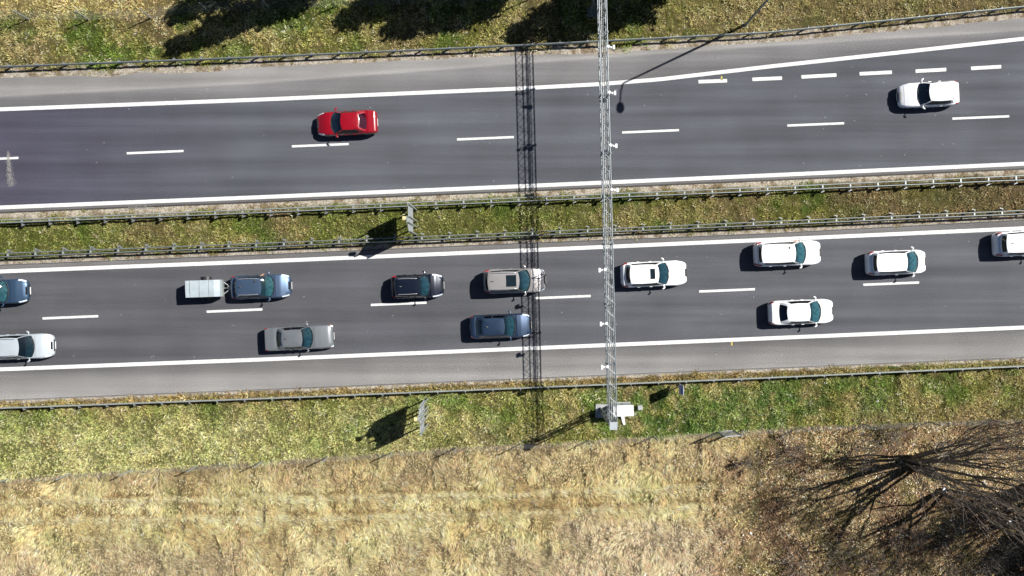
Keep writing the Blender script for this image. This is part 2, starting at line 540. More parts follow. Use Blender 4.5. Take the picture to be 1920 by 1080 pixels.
def lanes_up(px, py, v):
    t = sstep(600, 0, px)
    c = g3((107, 110, 118), (92, 91, 108), t)
    w = 1 + 0.09 * np.cos(v * 4 * math.pi * 2) * sstep(0, .1, v)
    return c * w[:, None]
def lanes_lo(px, py, v):
    t = sstep(0, 1900, px)
    c = g3((105, 106, 112), (110, 112, 119), t)
    w = 1 + 0.08 * np.cos(v * 4 * math.pi * 2)
    return c * w[:, None]
def shoulder_up(px, py, v):
    r = RIDGE(px)
    above = sstep(2, -2, py - r)
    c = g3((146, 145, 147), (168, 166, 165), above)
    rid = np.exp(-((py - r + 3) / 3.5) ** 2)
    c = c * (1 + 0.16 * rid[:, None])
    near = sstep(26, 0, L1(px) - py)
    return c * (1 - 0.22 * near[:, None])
def shoulder_lo(px, py, v):
    t = np.clip(v, 0, 1) ** 0.75
    return g3((112, 111, 112), (178, 176, 175), t)
def inner(px, py, v): return g3((138, 137, 138), (128, 126, 126), v)

road_sheet('road', L1, L2, lanes_up, 'dark asphalt lanes of the upper carriageway')
road_sheet('road', L3, L4, lanes_lo, 'dark asphalt lanes of the lower carriageway')
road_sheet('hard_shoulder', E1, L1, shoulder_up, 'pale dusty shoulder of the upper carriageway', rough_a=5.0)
road_sheet('hard_shoulder', L4, E4, shoulder_lo, 'pale grey shoulder of the lower carriageway', rough_b=1.5)
road_sheet('road_edge_strip', L2, E2, inner, 'narrow asphalt strip beside the median on the upper carriageway', nlat=4, rough_b=0.8)
road_sheet('road_edge_strip', E3, L3, inner, 'narrow asphalt strip beside the median on the lower carriageway', nlat=4, rough_a=1.0)

def stripe(name, f, half, x0, x1, step, mat, label, z=0.004):
    xs = np.arange(x0, x1 + 0.1, step)
    m = MB(); vs = []
    for x in xs:
        y = float(f(x)); s = float(f(x + 5) - f(x - 5)) / 10
        n = Vector((-s, 1)).normalized()
        for sg in (-1, 1):
            q = W(x + n.x * sg * half, y + n.y * sg * half); vs.append((q.x, q.y, z))
    fs = [(2 * i, 2 * i + 1, 2 * i + 3, 2 * i + 2) for i in range(len(xs) - 1)]
    m.add(vs, fs)
    return tag(m.build(name, mat), label, 'road marking', kind='structure')
for f, lab in ((L1, 'solid white edge line above the upper carriageway'), (L2, 'solid white edge line of the upper carriageway by the median'),
               (L3, 'solid white edge line of the lower carriageway by the median'), (L4, 'solid white edge line beside the lower shoulder')):
    stripe('road_marking', f, 3.6, -1000, 2920, 20, M['line'], lab)
M['seam'] = mat_simple('dark_sealed_joint', (0.022, 0.022, 0.023), 0.8)
for f, h_, lab in ((lambda x: E2(x) - 1.2, .75, 'dark joint along the asphalt edge by the median'), (lambda x: E3(x) + 1.4, .5, 'dark joint along the lower asphalt edge by the median'),
               (lambda x: E4(x) - 1.6, .45, 'dark joint along the outer edge of the lower shoulder')):
    stripe('road_joint', f, h_, -400, 2320, 16, M['seam'], lab)
def dash(x0, y0, x1, y1, half, mat, label, group):
    p = W(x0, y0); q = W(x1, y1); d = (q - p).normalized(); n = Vector((-d.y, d.x, 0)) * half / PPM
    m = MB(); e = d * 0.02
    vs = []
    for c in (p + n, p + n * .4 - e, p - n, q - n, q + n * .3 + e, q + n): vs.append((c.x, c.y, 0.004))
    m.add(vs, [tuple(range(6))])
    tag(m.build('road_marking', mat), label, 'road marking', group, 'structure')
for k in range(-3, 9):
    x0 = 240 + (k - 1) * 309.6 - 0.0
    yy = lambda x: 297.5 - (x - 0) * 0.0420
    if k == 1: pass
    dash(x0 - 2, yy(x0), x0 + 104, yy(x0 + 104), 2.1, M['line'], 'thin white lane dash on the upper carriageway', 'lane dashes of the upper carriageway')
for k in range(-3, 9):
    x0 = 80 + k * 307.8
    yy = lambda x: 600.3 - x * 0.0410
    dash(x0, yy(x0), x0 + 104, yy(x0 + 104), 2.2, M['line'], 'thin white lane dash on the lower carriageway', 'lane dashes of the lower carriageway')
for a, b, c, d in ((1310, 153.2, 1363, 151.3), (1411, 148.8, 1466, 146.4), (1503, 144.2, 1568, 140.6), (1612, 138.4, 1672, 135.4),
                   (1717, 133.4, 1774, 130.4), (1821, 128.2, 1877, 125), (1925, 123, 1982, 120), (2030, 117.5, 2087, 114.5)):
    dash(a, b, c, d, 3.3, M['line'], 'short thick white dash along the exit lane', 'exit lane dashes')
dash(1353, 143, 1353.1, 150, 1.4, M['yellow_mark'], 'small yellow paint mark by the exit lane dashes', None)
dash(1372, 641, 1372.1, 647.5, 1.4, M['yellow_mark'], 'small yellow paint mark below the lower edge line', None)

# grit spilled on the upper carriageway
def grit(name, spots, label):
    m = MB()
    for (x, y, sx, sy, n) in spots:
        for i in range(n):
            qx = x + random.gauss(0, sx); qy = y + random.gauss(0, sy)
            c = W(qx, qy); r = random.uniform(.010, .032); k = random.randint(4, 6); a0 = random.random() * 6
            vs = [(c.x + r * random.uniform(.6, 1.2) * math.cos(a0 + 6.283 * j / k), c.y + r * random.uniform(.6, 1.2) * math.sin(a0 + 6.283 * j / k), 0.006 + i * 2e-6) for j in range(k)]
            m.add(vs, [tuple(range(k))])
    return tag(m.build(name, M['grit']), label, 'grit', kind='stuff')
grit('spilled_grit', [(15 + i * .5, 290 + i * 5.6, 1.6 + i * .25, 3, 70) for i in range(11)], 'pale scuffed stripe of grit across the upper lanes')
grit('spilled_grit', [(262, 389, 16, 3.0, 260)], 'pale grit smeared over the edge line by the median')

# ------------------------------------------------------------------ grass: real blades
def blades(name, label, box, mask, n, per, spread, lmin, lmax, wmin, wmax, tilt, dirf=None, dirj=3.2, cvar=0.25, clumpvar=.28, cat='grass', mul=1.0, pale=.10):
    """tussocks: n clumps of per blades; blades radiate from each clump, or follow dirf"""
    cx = rng.uniform(box[0], box[2], n); cy = rng.uniform(box[1], box[3], n)
    keep = mask(cx, cy); cx = cx[keep]; cy = cy[keep]; n = len(cx)
    size = (0.45 + 1.1 * sstep(.3, .7, fbm(cx / PPM, cy / PPM, 0.9, 1, 2))) * rng.uniform(.7, 1.25, n)
    ck = np.exp(rng.normal(0, clumpvar, n)); chue = rng.normal(0, .05, (n, 3)); cpale = rng.random(n) < pale
    mul = np.asarray(mul)
    cdir = rng.uniform(-math.pi, math.pi, n)
    if dirf is not None: cdir = dirf(cx, cy) + rng.normal(0, dirj, n)
    cc = grass_col(cx, cy)
    cc = np.where(cpale[:, None], cc * .4 + .6 * pal(238, 226, 190), cc) * ck[:, None] * (1 + chue)
    ci = np.repeat(np.arange(n), per); N = len(ci)
    ra = rng.uniform(-math.pi, math.pi, N); rr = np.sqrt(rng.random(N)) * spread * size[ci]
    X = (cx[ci] - 960) / PPM + np.cos(ra) * rr; Y = (540 - cy[ci]) / PPM + np.sin(ra) * rr
    px = X * PPM + 960; py = 540 - Y * PPM
    k2 = ~on_road(px, py, -2)
    ci = ci[k2]; ra = ra[k2]; rr = rr[k2]; X = X[k2]; Y = Y[k2]; px = px[k2]; py = py[k2]; N = len(ci)
    L = rng.uniform(lmin, lmax, N) * size[ci]; Wd = rng.uniform(wmin, wmax, N)
    inner_ = 1 - rr / (spread * size[ci] + 1e-6)
    if dirf is None: a = ra + rng.normal(0, .7, N)
    else: a = cdir[ci] + rng.normal(0, .28, N)
    el = tilt[0] + (tilt[1] - tilt[0]) * np.clip(inner_ * .8 + rng.random(N) * .5, 0, 1)
    Z = ground_z(px, py)
    dx, dy = np.cos(a), np.sin(a)
    tip = np.stack([X + dx * np.cos(el) * L, Y + dy * np.cos(el) * L, Z + np.sin(el) * L * .85], 1)
    mid = np.stack([X + dx * np.cos(el) * L * .42, Y + dy * np.cos(el) * L * .42, Z + np.sin(el) * L * .62], 1)
    roll = rng.uniform(-.6, .6, N)
    wv = np.stack([-dy * np.cos(roll) * Wd / 2, dx * np.cos(roll) * Wd / 2, np.sin(roll) * Wd / 2], 1)
    base = np.stack([X, Y, Z - .01], 1)
    V = np.stack([base - wv * .7, mid - wv, tip, mid + wv], 1).reshape(-1, 3)
    k = np.exp(rng.normal(0, cvar, N)) * mul
    c = np.clip(cc[ci] * k[:, None] * (1 + rng.normal(0, .04, (N, 3))), 0.005, 0.8)
    F = np.arange(N * 4, dtype=np.int32).reshape(-1, 4)
    return tag(np_mesh(name, V, F, 4, M['grass'], np.repeat(c, 4, 0)), label, cat, kind='stuff')

def thin(px, py):           # fewer blades on the gravel
    return rng.random(len(px)) > gravel_amt(px, py) * 0.93
def offroad(px, py): return ~on_road(px, py, 1.5)
BM = 1.75
blades('grass', 'short green and tan grass of the upper verge', (-200, -180, 2120, 160),
       lambda x, y: offroad(x, y) & (y < E1(x)) & thin(x, y), 34000, 10, .11, .09, .22, .02, .045, (.15, 1.15), mul=BM * 1.16, pale=.09)
blades('grass', 'short mottled grass of the median', (-200, 320, 2120, 500),
       lambda x, y: offroad(x, y) & (y > E2(x)) & (y < E3(x)) & thin(x, y), 25000, 10, .10, .08, .20, .02, .045, (.15, 1.15), mul=BM * .93, pale=.06)
blades('grass', 'tufted grass of the lower verge above the wire fence', (-200, 660, 2120, 915),
       lambda x, y: offroad(x, y) & (y > E4(x)) & (y < FENCE(x)) & thin(x, y), 42000, 10, .11, .10, .25, .02, .048, (.15, 1.15), mul=BM * 1.12, pale=.08)
def flow(x, y):
    a = -1.1 + (fbm(x / PPM, y / PPM, 2.2, 4, 3) - .5) * 4.4
    b = y - np.interp(x, [0, 480, 960, 1330], [955, 948, 938, 925]) + (fbm(x / PPM, y / PPM, 4.5, 6, 2) - .5) * 9
    t = np.maximum(np.exp(-((b + 13) / 7) ** 2), np.exp(-((b - 24) / 7) ** 2)) * (x < 1330)
    return a * (1 - t)
LITX = lambda x, y: x + (fbm(x / PPM, y / PPM, 7.0, 1) - .5) * 220 + (y - 940) * 0.15
blades('dry_grass', 'long pale dry grass lying flattened below the fence', (-200, 780, 1500, 1260),
       lambda x, y: (y > FENCE(x) - 3) & (LITX(x, y) < 1400), 75000, 5, .06, .16, .42, .010, .024, (.05, .60), flow, 0.45, .22, .13, 'dry grass', mul=BM * 1.5, pale=.06)
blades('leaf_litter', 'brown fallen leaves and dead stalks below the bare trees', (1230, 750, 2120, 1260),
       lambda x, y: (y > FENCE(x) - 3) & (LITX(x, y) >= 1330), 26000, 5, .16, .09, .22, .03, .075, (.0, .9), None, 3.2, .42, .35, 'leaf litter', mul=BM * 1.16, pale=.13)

# ------------------------------------------------------------------ guard rails
def ribbon_rail(line, side, x0, x1, z0=0.42, z1=0.75, step=26, off=0.0):
    """W-beam extruded along a pixel curve; side = +1 bulges towards smaller py (up in the picture)"""
    prof = [(0.0, z0), (.045, z0 + .05), (.045, z0 + .09), (.0, z0 + .135), (.0, z0 + .175), (.045, z0 + .22), (.045, z0 + .26), (0, z1),
            (-.018, z1), (.025, z0 + .255), (.025, z0 + .225), (-.030, z0 + .18), (-.030, z0 + .13), (.025, z0 + .085), (.025, z0 + .055), (-.018, z0)]
    m = MB(); xs = np.arange(x0, x1 + .1, step); k = len(prof); vs = []
    for x in xs:
        y = float(line(x)); s = float(line(x + 20) - line(x - 20)) / 40
        nrm = Vector((s, 1, 0)).normalized()      # world normal: up in picture
        p = W(x, y)
        for d, z in prof:
            q = p + nrm * (off + d * side); vs.append((q.x, q.y, z))
    fs = []
    for i in range(len(xs) - 1):
        for j in range(k):
            j2 = (j + 1) % k
            fs.append((i * k + j, i * k + j2, (i + 1) * k + j2, (i + 1) * k + j))
    fs.append(tuple(range(k))); fs.append(tuple((len(xs) - 1) * k + j for j in range(k)))
    m.add(vs, fs)
    return m

def rail_frame(line, x):
    y = float(line(x)); s = float(line(x + 20) - line(x - 20)) / 40
    n = Vector((s, 1, 0)).normalized()
    return W(x, y), n, math.atan2(-n.x, n.y)

def guard_rail(label, front, side, x_first, back=None, x0=-250, x1=2170):
    root = empty('guard_rail', W(960, float(front(960))))
    inv = Matrix.Translation(-Vector(root.location))
    def put(mb, name, mat):
        mb.v = [tuple(inv @ Vector(v)) for v in mb.v]
        return mb.build(name, mat, root)
    put(ribbon_rail(front, side, x0, x1), 'rail', M['galv'])
    if back is not None:
        put(ribbon_rail(back, side, x0, x1), 'rail', M['galv'])
    x = x_first
    while x > x0: x -= 51.2
    x += 51.2
    while x < x1:
        p, n, rot = rail_frame(back or front, x)
        pm = MB(); base = p - n * side * 0.135
        # sigma-shaped post: web and two flanges
        pm.box((base.x, base.y, .22), (.012, .10, 1.02), rot)
        for e in (-1, 1):
            q = base + n * 0.05 * e
            pm.box((q.x, q.y, .22), (.055, .010, 1.02), rot)
        put(pm, 'post', M['galv_dark'])
        sm = MB()
        if back is not None:
            pf, nf, rf = rail_frame(front, x)
            c = (p + pf) / 2; d = (pf - p).length
            sm.box((c.x, c.y, .655), (.10, max(d - .08, .05), .13), rot)
            c2 = p - n * side * .22
            put(sm, 'spacer', M['galv']); sm = MB()
            sm.box((c2.x + .03, c2.y, .58), (.26, .07, .05), rot + 0.35 * side)
        else:
            c2 = p - n * side * .06
            sm.box((c2.x, c2.y, .62), (.11, .055, .16), rot)
        put(sm, 'bracket' if back is not None else 'spacer', M['galv_dark'])
        x += 51.2
    tag(root, label, 'guard rail')
    return root
guard_rail('single steel guard rail along the grass above the upper carriageway', G1, -1, 25)
guard_rail('double steel guard rail of the median beside the upper carriageway', G2a, 1, 51, back=G2b)
guard_rail('double steel guard rail of the median beside the lower carriageway', G3b, -1, 25, back=G3a)
guard_rail('single steel guard rail beside the lower shoulder', G4, 1, 3)

# ------------------------------------------------------------------ wire fences
def fence(label, line, posts, h, base_z=0.0):
    root = empty('wire_fence', W(posts[0], float(line(posts[0]))))
    o = Vector(root.location)
    pts = []
    for x in posts:
        p = W(x, float(line(x))) - o; pts.append(p)
        pm = MB().tube([p + Vector((0, 0, -.3)), p + Vector((random.uniform(-.04, .04), random.uniform(-.04, .04), h))], .042, 7)
        pm.build('post', M['galv'], root)
    wm = MB()
    for a, b in zip(pts[:-1], pts[1:]):
        L = (b - a).length
        for z in np.linspace(.06, h - .06, 9):
            zz = Vector((0, 0, z)); sag = Vector((0, 0, -.02))
            wm.tube([a + zz, (a + b) / 2 + zz + sag, b + zz], .0042, 3, cap=False)
        for k in range(1, int(L / .24)):
            p = a + (b - a) * (k * .24 / L)
            wm.tube([p + Vector((0, 0, .05)), p + Vector((0, 0, h - .06))], 0.0022, 3, cap=False)
    wm.build('wire_mesh', M['galv_dark'], root)
    tag(root, label, 'fence')
    return root, pts
fence('long wire mesh fence between the lower verge and the dry meadow', FENCE,
      [-230, -108, 12, 132, 247, 370, 491, 615, 735, 855, 975, 1102, 1225, 1344], 1.9)
fence('short run of wire mesh fence right of the small gate', FENCE, [1376, 1500, 1620, 1740, 1860, 1980, 2100], 1.9)
fence('wire mesh fence along the top of the upper verge', UFENCE, [-190, -66, 54, 167, 283, 391, 506, 629, 750, 870, 990], 1.9)

# gate in the lower fence
def gate():
    g0 = W(1347, 809); g1 = W(1374, 807)
    root = empty('gate', g0)
    d = (g1 - g0); L = d.length; u = d / L
    Z = lambda z: Vector((0, 0, z))
    fm = MB()
    fm.tube([Z(.1), Z(2.1)], .03, 6); fm.tube([u * L + Z(.1), u * L + Z(2.1)], .03, 6)
    fm.tube([Z(2.1), u * L + Z(2.1)], .035, 6); fm.tube([Z(.12), u * L + Z(.12)], .03, 6)
    fm.build('gate_frame', M['signback'], root)
    wm = MB()
    for z in np.linspace(.2, 2.0, 22): wm.tube([Z(z), u * L + Z(z)], .006, 3, cap=False)
    for k in range(1, 10): wm.tube([u * L * k / 10 + Z(.15), u * L * k / 10 + Z(2.08)], .006, 3, cap=False)
    wm.build('wire_mesh', M['galv_dark'], root)
    for q in (-u * .07, u * (L + .07)):
        MB().tube([q + Z(-.2), q + Z(2.25)], .045, 8).build('post', M['galv'], root)
    MB().tube([u * (L + .07) + Z(2.0), u * (L + .8) + Z(.1)], .03, 6).build('brace', M['galv'], root)
    tag(root, 'narrow wire mesh gate with steel frame in the lower fence', 'gate')
gate()

# ------------------------------------------------------------------ gantry
def gantry():
    HB, HT = 5.41, 6.30
    sl = 20.0 / 797.0
    def P(side, py, z):        # ground-plane pixel row -> point on the chord; side 0 left, 1 right
        x = 1118.1 + side * 12.5 + (py - 540) * sl
        q = W(x, py); return Vector((q.x, q.y, z))
    y0, y1 = 22.0, 770.0
    base = P(.5, y1, 0)
    root = empty('road_gantry', base); o = Vector(base)
    def put(mb, name, mat, sm=False):
        mb.v = [tuple(Vector(v) - o) for v in mb.v]
        return mb.build(name, mat, root, smooth=sm)
    for s in (0, 1):
        for z in (HB, HT):
            put(MB().tube([P(s, y0 - 14, z), P(s, y1 + 3, z)], .037, 8), 'chord', M['truss'], True)
    # lattice in sections
    ys = np.arange(y0, y1 + .1, (y1 - y0) / 62)
    def lat(fa, fb, name, rr=.017):
        m = MB()
        for i, (a, b) in enumerate(zip(ys[:-1], ys[1:])):
            p, q = (fa, fb) if i % 2 == 0 else (fb, fa)
            m.tube([p(a), q(b)], rr, 5, cap=False)
        put(m, name, M['truss'])
    lat(lambda y: P(0, y, HT), lambda y: P(1, y, HT), 'lattice')
    lat(lambda y: P(0, y, HB), lambda y: P(1, y, HB), 'lattice', .012)
    lat(lambda y: P(0, y, HB), lambda y: P(0, y, HT), 'lattice', .016)
    lat(lambda y: P(1, y, HB), lambda y: P(1, y, HT), 'lattice', .016)
    # section joints
    for yi in [540 + (v - 540) * .895 for v in (60, 177, 287, 370, 457, 570, 683)]:
        m = MB()
        for s in (0, 1):
            for z in (HB, HT):
                c = P(s, yi, z)
                m.tube([c + Vector((0, -.06, 0)), c + Vector((0, .06, 0))], .085, 10)
        for z in (HB, HT): m.tube([P(0, yi, z), P(1, yi, z)], .03, 6)
        for s in (0, 1): m.tube([P(s, yi, HB), P(s, yi, HT)], .03, 6)
        put(m, 'flange_joint', M['truss'])
    # cable tray
    m = MB(); m.tube([P(.45, y0, HB + .12), P(.45, y1, HB + .12)], .035, 6); m.tube([P(.68, y0, HB + .1), P(.68, y1, HB + .1)], .025, 5)
    put(m, 'cable_tray', M['galv_dark'])
    # columns
    for yc in (y1 - 2, y0 + 2):
        m = MB()
        c = P(.5, yc, 0)
        for dx in (-.2, .2):
            for dy in (-.16, .16):
                m.tube([c + Vector((dx, dy, 0)), c + Vector((dx, dy, HT))], .05, 8)
        k = 9
        for i in range(k):
            za, zb = HT * i / k, HT * (i + 1) / k
            for dy in (-.16, .16):
                m.tube([c + Vector((-.2 if i % 2 else .2, dy, za)), c + Vector((.2 if i % 2 else -.2, dy, zb))], .022, 5, cap=False)
            for dx in (-.2, .2):
                m.tube([c + Vector((dx, -.16 if i % 2 else .16, za)), c + Vector((dx, .16 if i % 2 else -.16, zb))], .022, 5, cap=False)
        m.box((c.x, c.y, .03), (.75, .65, .06))
        put(m, 'column', M['truss'])
        m = MB().box((c.x, c.y - (.12 if yc > 400 else -.12), HT + .07), (.50, .50, .04))
        put(m, 'end_plate', M['signback'])
    # traffic detectors
    for side, yi in ((1, 88), (1, 174), (1, 273), (1, 356), (0, 506), (0, 607), (0, 688)):
        y = 540 + (yi - 540) * .895
        c = P(side, y, HT - .05); sg = 1 if side else -1
        m = MB()
        m.tube([c, c + Vector((sg * .20, 0, .05)), c + Vector((sg * .30, 0, .0))], .028, 6)
        b = put(m, 'detector_bracket', M['galv_dark'])
        m = MB()
        q = c + Vector((sg * .40, -.02, -.02)) - o
        m.box((q.x, q.y, q.z), (.14, .30, .26), 0, 0, .92)
        m.tube([q + Vector((-sg * .07, 0, 0)), q + Vector((-sg * .24, 0, .06))], .075, 8)
        m.build('detector', M['whitebox'], root)
        m = MB().tube([c + Vector((sg * .04, .02, -.05)), c + Vector((sg * .04, .02, .14))], .10, 9)
        put(m, 'detector_clamp', M['whitebox'])
    tag(root, 'tall steel lattice gantry spanning both carriageways', 'gantry')
gantry()

# gantry foot: cabinet, slab, block, bits
def cabinet():
    c = W(1163, 763.5); root = empty('control_cabinet', c, R(2))
    MB().box((0, 0, .09), (1.42, .78, .18)).build('plinth', M['concrete'], root)
    MB().box((0, 0, .95), (1.30, .66, 1.54)).build('body', M['cabside'], root)
    MB().box((0, 0, 1.755), (1.40, .76, .07)).build('roof', M['whitebox'], root)
    for s in (-1, 1):
        d = MB().box((s * .325, .337, .95), (.60, .014, 1.44)).build('door', M['cabside'], root)
        MB().box((s * .08, .352, 1.0), (.03, .016, .16)).build('handle', M['trim'], d)
    tag(root, 'white topped roadside control cabinet beside the gantry foot', 'cabinet')
cabinet()
c = W(1131, 770)
m = MB().box((0, 0, 0), (1.15, 1.0, .30), 0, 0, .97)
s = m.build('concrete_slab', M['concrete']); s.location = (c.x, c.y, .08)
tag(s, 'low concrete footing slab under the gantry column', 'concrete slab')
c = W(1199, 763)
s = MB().box((0, 0, .22), (.34, .34, .46), .05, 0, .94).build('concrete_block', M['concrete']); s.location = (c.x, c.y, 0)
tag(s, 'small grey concrete block standing in grass right of the cabinet', 'concrete block')
c = W(1167, 787)
m = MB(); m.add([(-.17, .38, .30), (.08, .40, .32), (.20, -.30, .12), (.12, -.38, .10), (.02, -.30, .12),
                 (-.17, .38, .26), (.08, .40, .28), (.20, -.30, .08), (.12, -.38, .06), (.02, -.30, .08)],
                [(4, 3, 2, 1, 0), (5, 6, 7, 8, 9)] + [(i, (i + 1) % 5, 5 + (i + 1) % 5, 5 + i) for i in range(5)])
s = m.build('white_board', M['whitebox']); s.location = (c.x, c.y, 0)
tag(s, 'narrow white board with pointed end lying below the cabinet', 'board')
a = W(1168, 781); b = W(1192, 776)
m = MB(); d = b - a
m.tube([Vector((0, 0, .10)), d + Vector((0, 0, .10))], .045, 7)
m.tube([Vector((.2, .10, .11)), d * .9 + Vector((.2, .10, .11))], .03, 7)
s = m.build('steel_pipe', M['galv']); s.location = a
tag(s, 'two grey steel pipes lying in grass beside the cabinet', 'pipe')

# ------------------------------------------------------------------ traffic signs
def big_sign(label, xf, poly, posts, lamp):
    """plate seen from behind; poly = (ground row, height) corners"""
    y_mid = sum(p[0] for p in poly) / len(poly)
    root = empty('traffic_sign', W(xf, y_mid)); o = Vector(root.location)
    def pt(py, z, dx=0): q = W(xf, py); return Vector((q.x + dx, q.y, z)) - o
    k = len(poly)
    fr = [pt(y, z, -.055) for y, z in poly]; bk = [pt(y, z, -.035) for y, z in poly]
    MB().add(fr + bk, [tuple(range(k))[::-1] if False else tuple(range(k)), tuple(range(2 * k - 1, k - 1, -1))] +
             [(i, k + i, k + (i + 1) % k, (i + 1) % k) for i in range(k)]).build('plate', M['signback'], root)
    fc = [pt(y, z, -.0585) for y, z in poly]
    cen = sum(fc, Vector()) / k
    fc = [cen + (p - cen) * .97 for p in fc]
    MB().add(fc, [tuple(range(k))]).build('sign_face', M['signfront'], root)
    for (y, h) in posts:
        MB().tube([pt(y, -.3, .03), pt(y, h, .03)], .055, 8).build('post', M['galv'], root, smooth=True)
    for fz in (.25, .7):
        ya = min(p[0] for p in poly) + 3; yb = max(p[0] for p in poly) - 3
        zz = 1.8 + fz * 2.6
        MB().box(tuple((pt(ya, zz, .0) + pt(yb, zz, .0)) / 2), (.05, abs(WY(ya) - WY(yb)), .06)).build('cross_bar', M['galv_dark'], root)
    ly, lz = lamp
    l = MB().tube([pt(ly, lz - .02, -.06), pt(ly, lz + .02, -.30)], .15, 12).build('warning_lamp', M['amber'], root, smooth=True)
    MB().tube([pt(ly, lz - .02, .0), pt(ly, lz - .02, -.07)], .165, 12).build('lamp_housing', M['galv'], l)
    tag(root, label, 'road sign')
    return root
big_sign('grey backed road sign with amber lamp standing in the median grass', 780.5,
         [(390, 1.7), (390, 4.1), (411, 4.2), (426, 4.9), (442, 3.95), (442, 1.6)], [(394, 5.1), (415, 4.6), (426, 5.3), (440, 4.2)], (421, 5.3))
big_sign('grey backed road sign with amber lamp on the lower verge', 801.5,
         [(743, 1.7), (743, 4.6), (762, 5.35), (774, 4.45), (798, 4.3), (798, 2.0)], [(747, 5.5), (761, 5.6), (768, 5.2), (778, 5.0), (794, 4.8)], (763, 5.7))
def blue_sign():
    f = W(1269.5, 725.5); root = empty('traffic_sign', f)
    MB().box((0, 0, 1.53), (.03, .68, 1.5)).build('plate', M['signback'], root)
    MB().box((-.0185, 0, 1.53), (.006, .68, 1.5)).build('border', M['whitebox'], root)
    MB().box((-.0245, 0, 1.58), (.006, .61, 1.30)).build('blue_panel', M['blue'], root)
    MB().box((-.030, 0, 1.32), (.005, .61, .10)).build('white_stripe', M['whitebox'], root)
    MB().tube([(.05, 0, -.3), (.05, 0, 2.25)], .035, 8).build('post', M['galv'], root)
    tag(root, 'small blue information sign on a post behind the lower guard rail', 'road sign')
blue_sign()

# street lamp at the top right
def lamp_post():
    f = W(1397, 47); root = empty('street_lamp', f)
    MB().tube([(0, 0, 0), (0, 0, .5), (0, 0, 10.4)], [.12, .10, .06], 10).build('pole', M['galv_dark'], root, smooth=True)
    MB().tube([(0, 0, 10.4), (.15, -.45, 10.75), (.30, -1.2, 11.0)], [.055, .05, .04], 8).build('arm', M['galv_dark'], root, smooth=True)
    h = MB()
    h.tube([(.30, -1.1, 11.02), (.31, -1.22, 11.02), (.33, -1.5, 11.01), (.35, -1.78, 11.0), (.36, -1.90, 11.0)], [.07, .17, .24, .19, .06], 12)
    h.build('lamp_head', M['galv_dark'], root, smooth=True)
    MB().box((0, 0, .02), (.4, .4, .04)).build('base_plate', M['galv_dark'], root)
    tag(root, 'tall grey street lamp rising from the upper verge at the right', 'street lamp')
lamp_post()

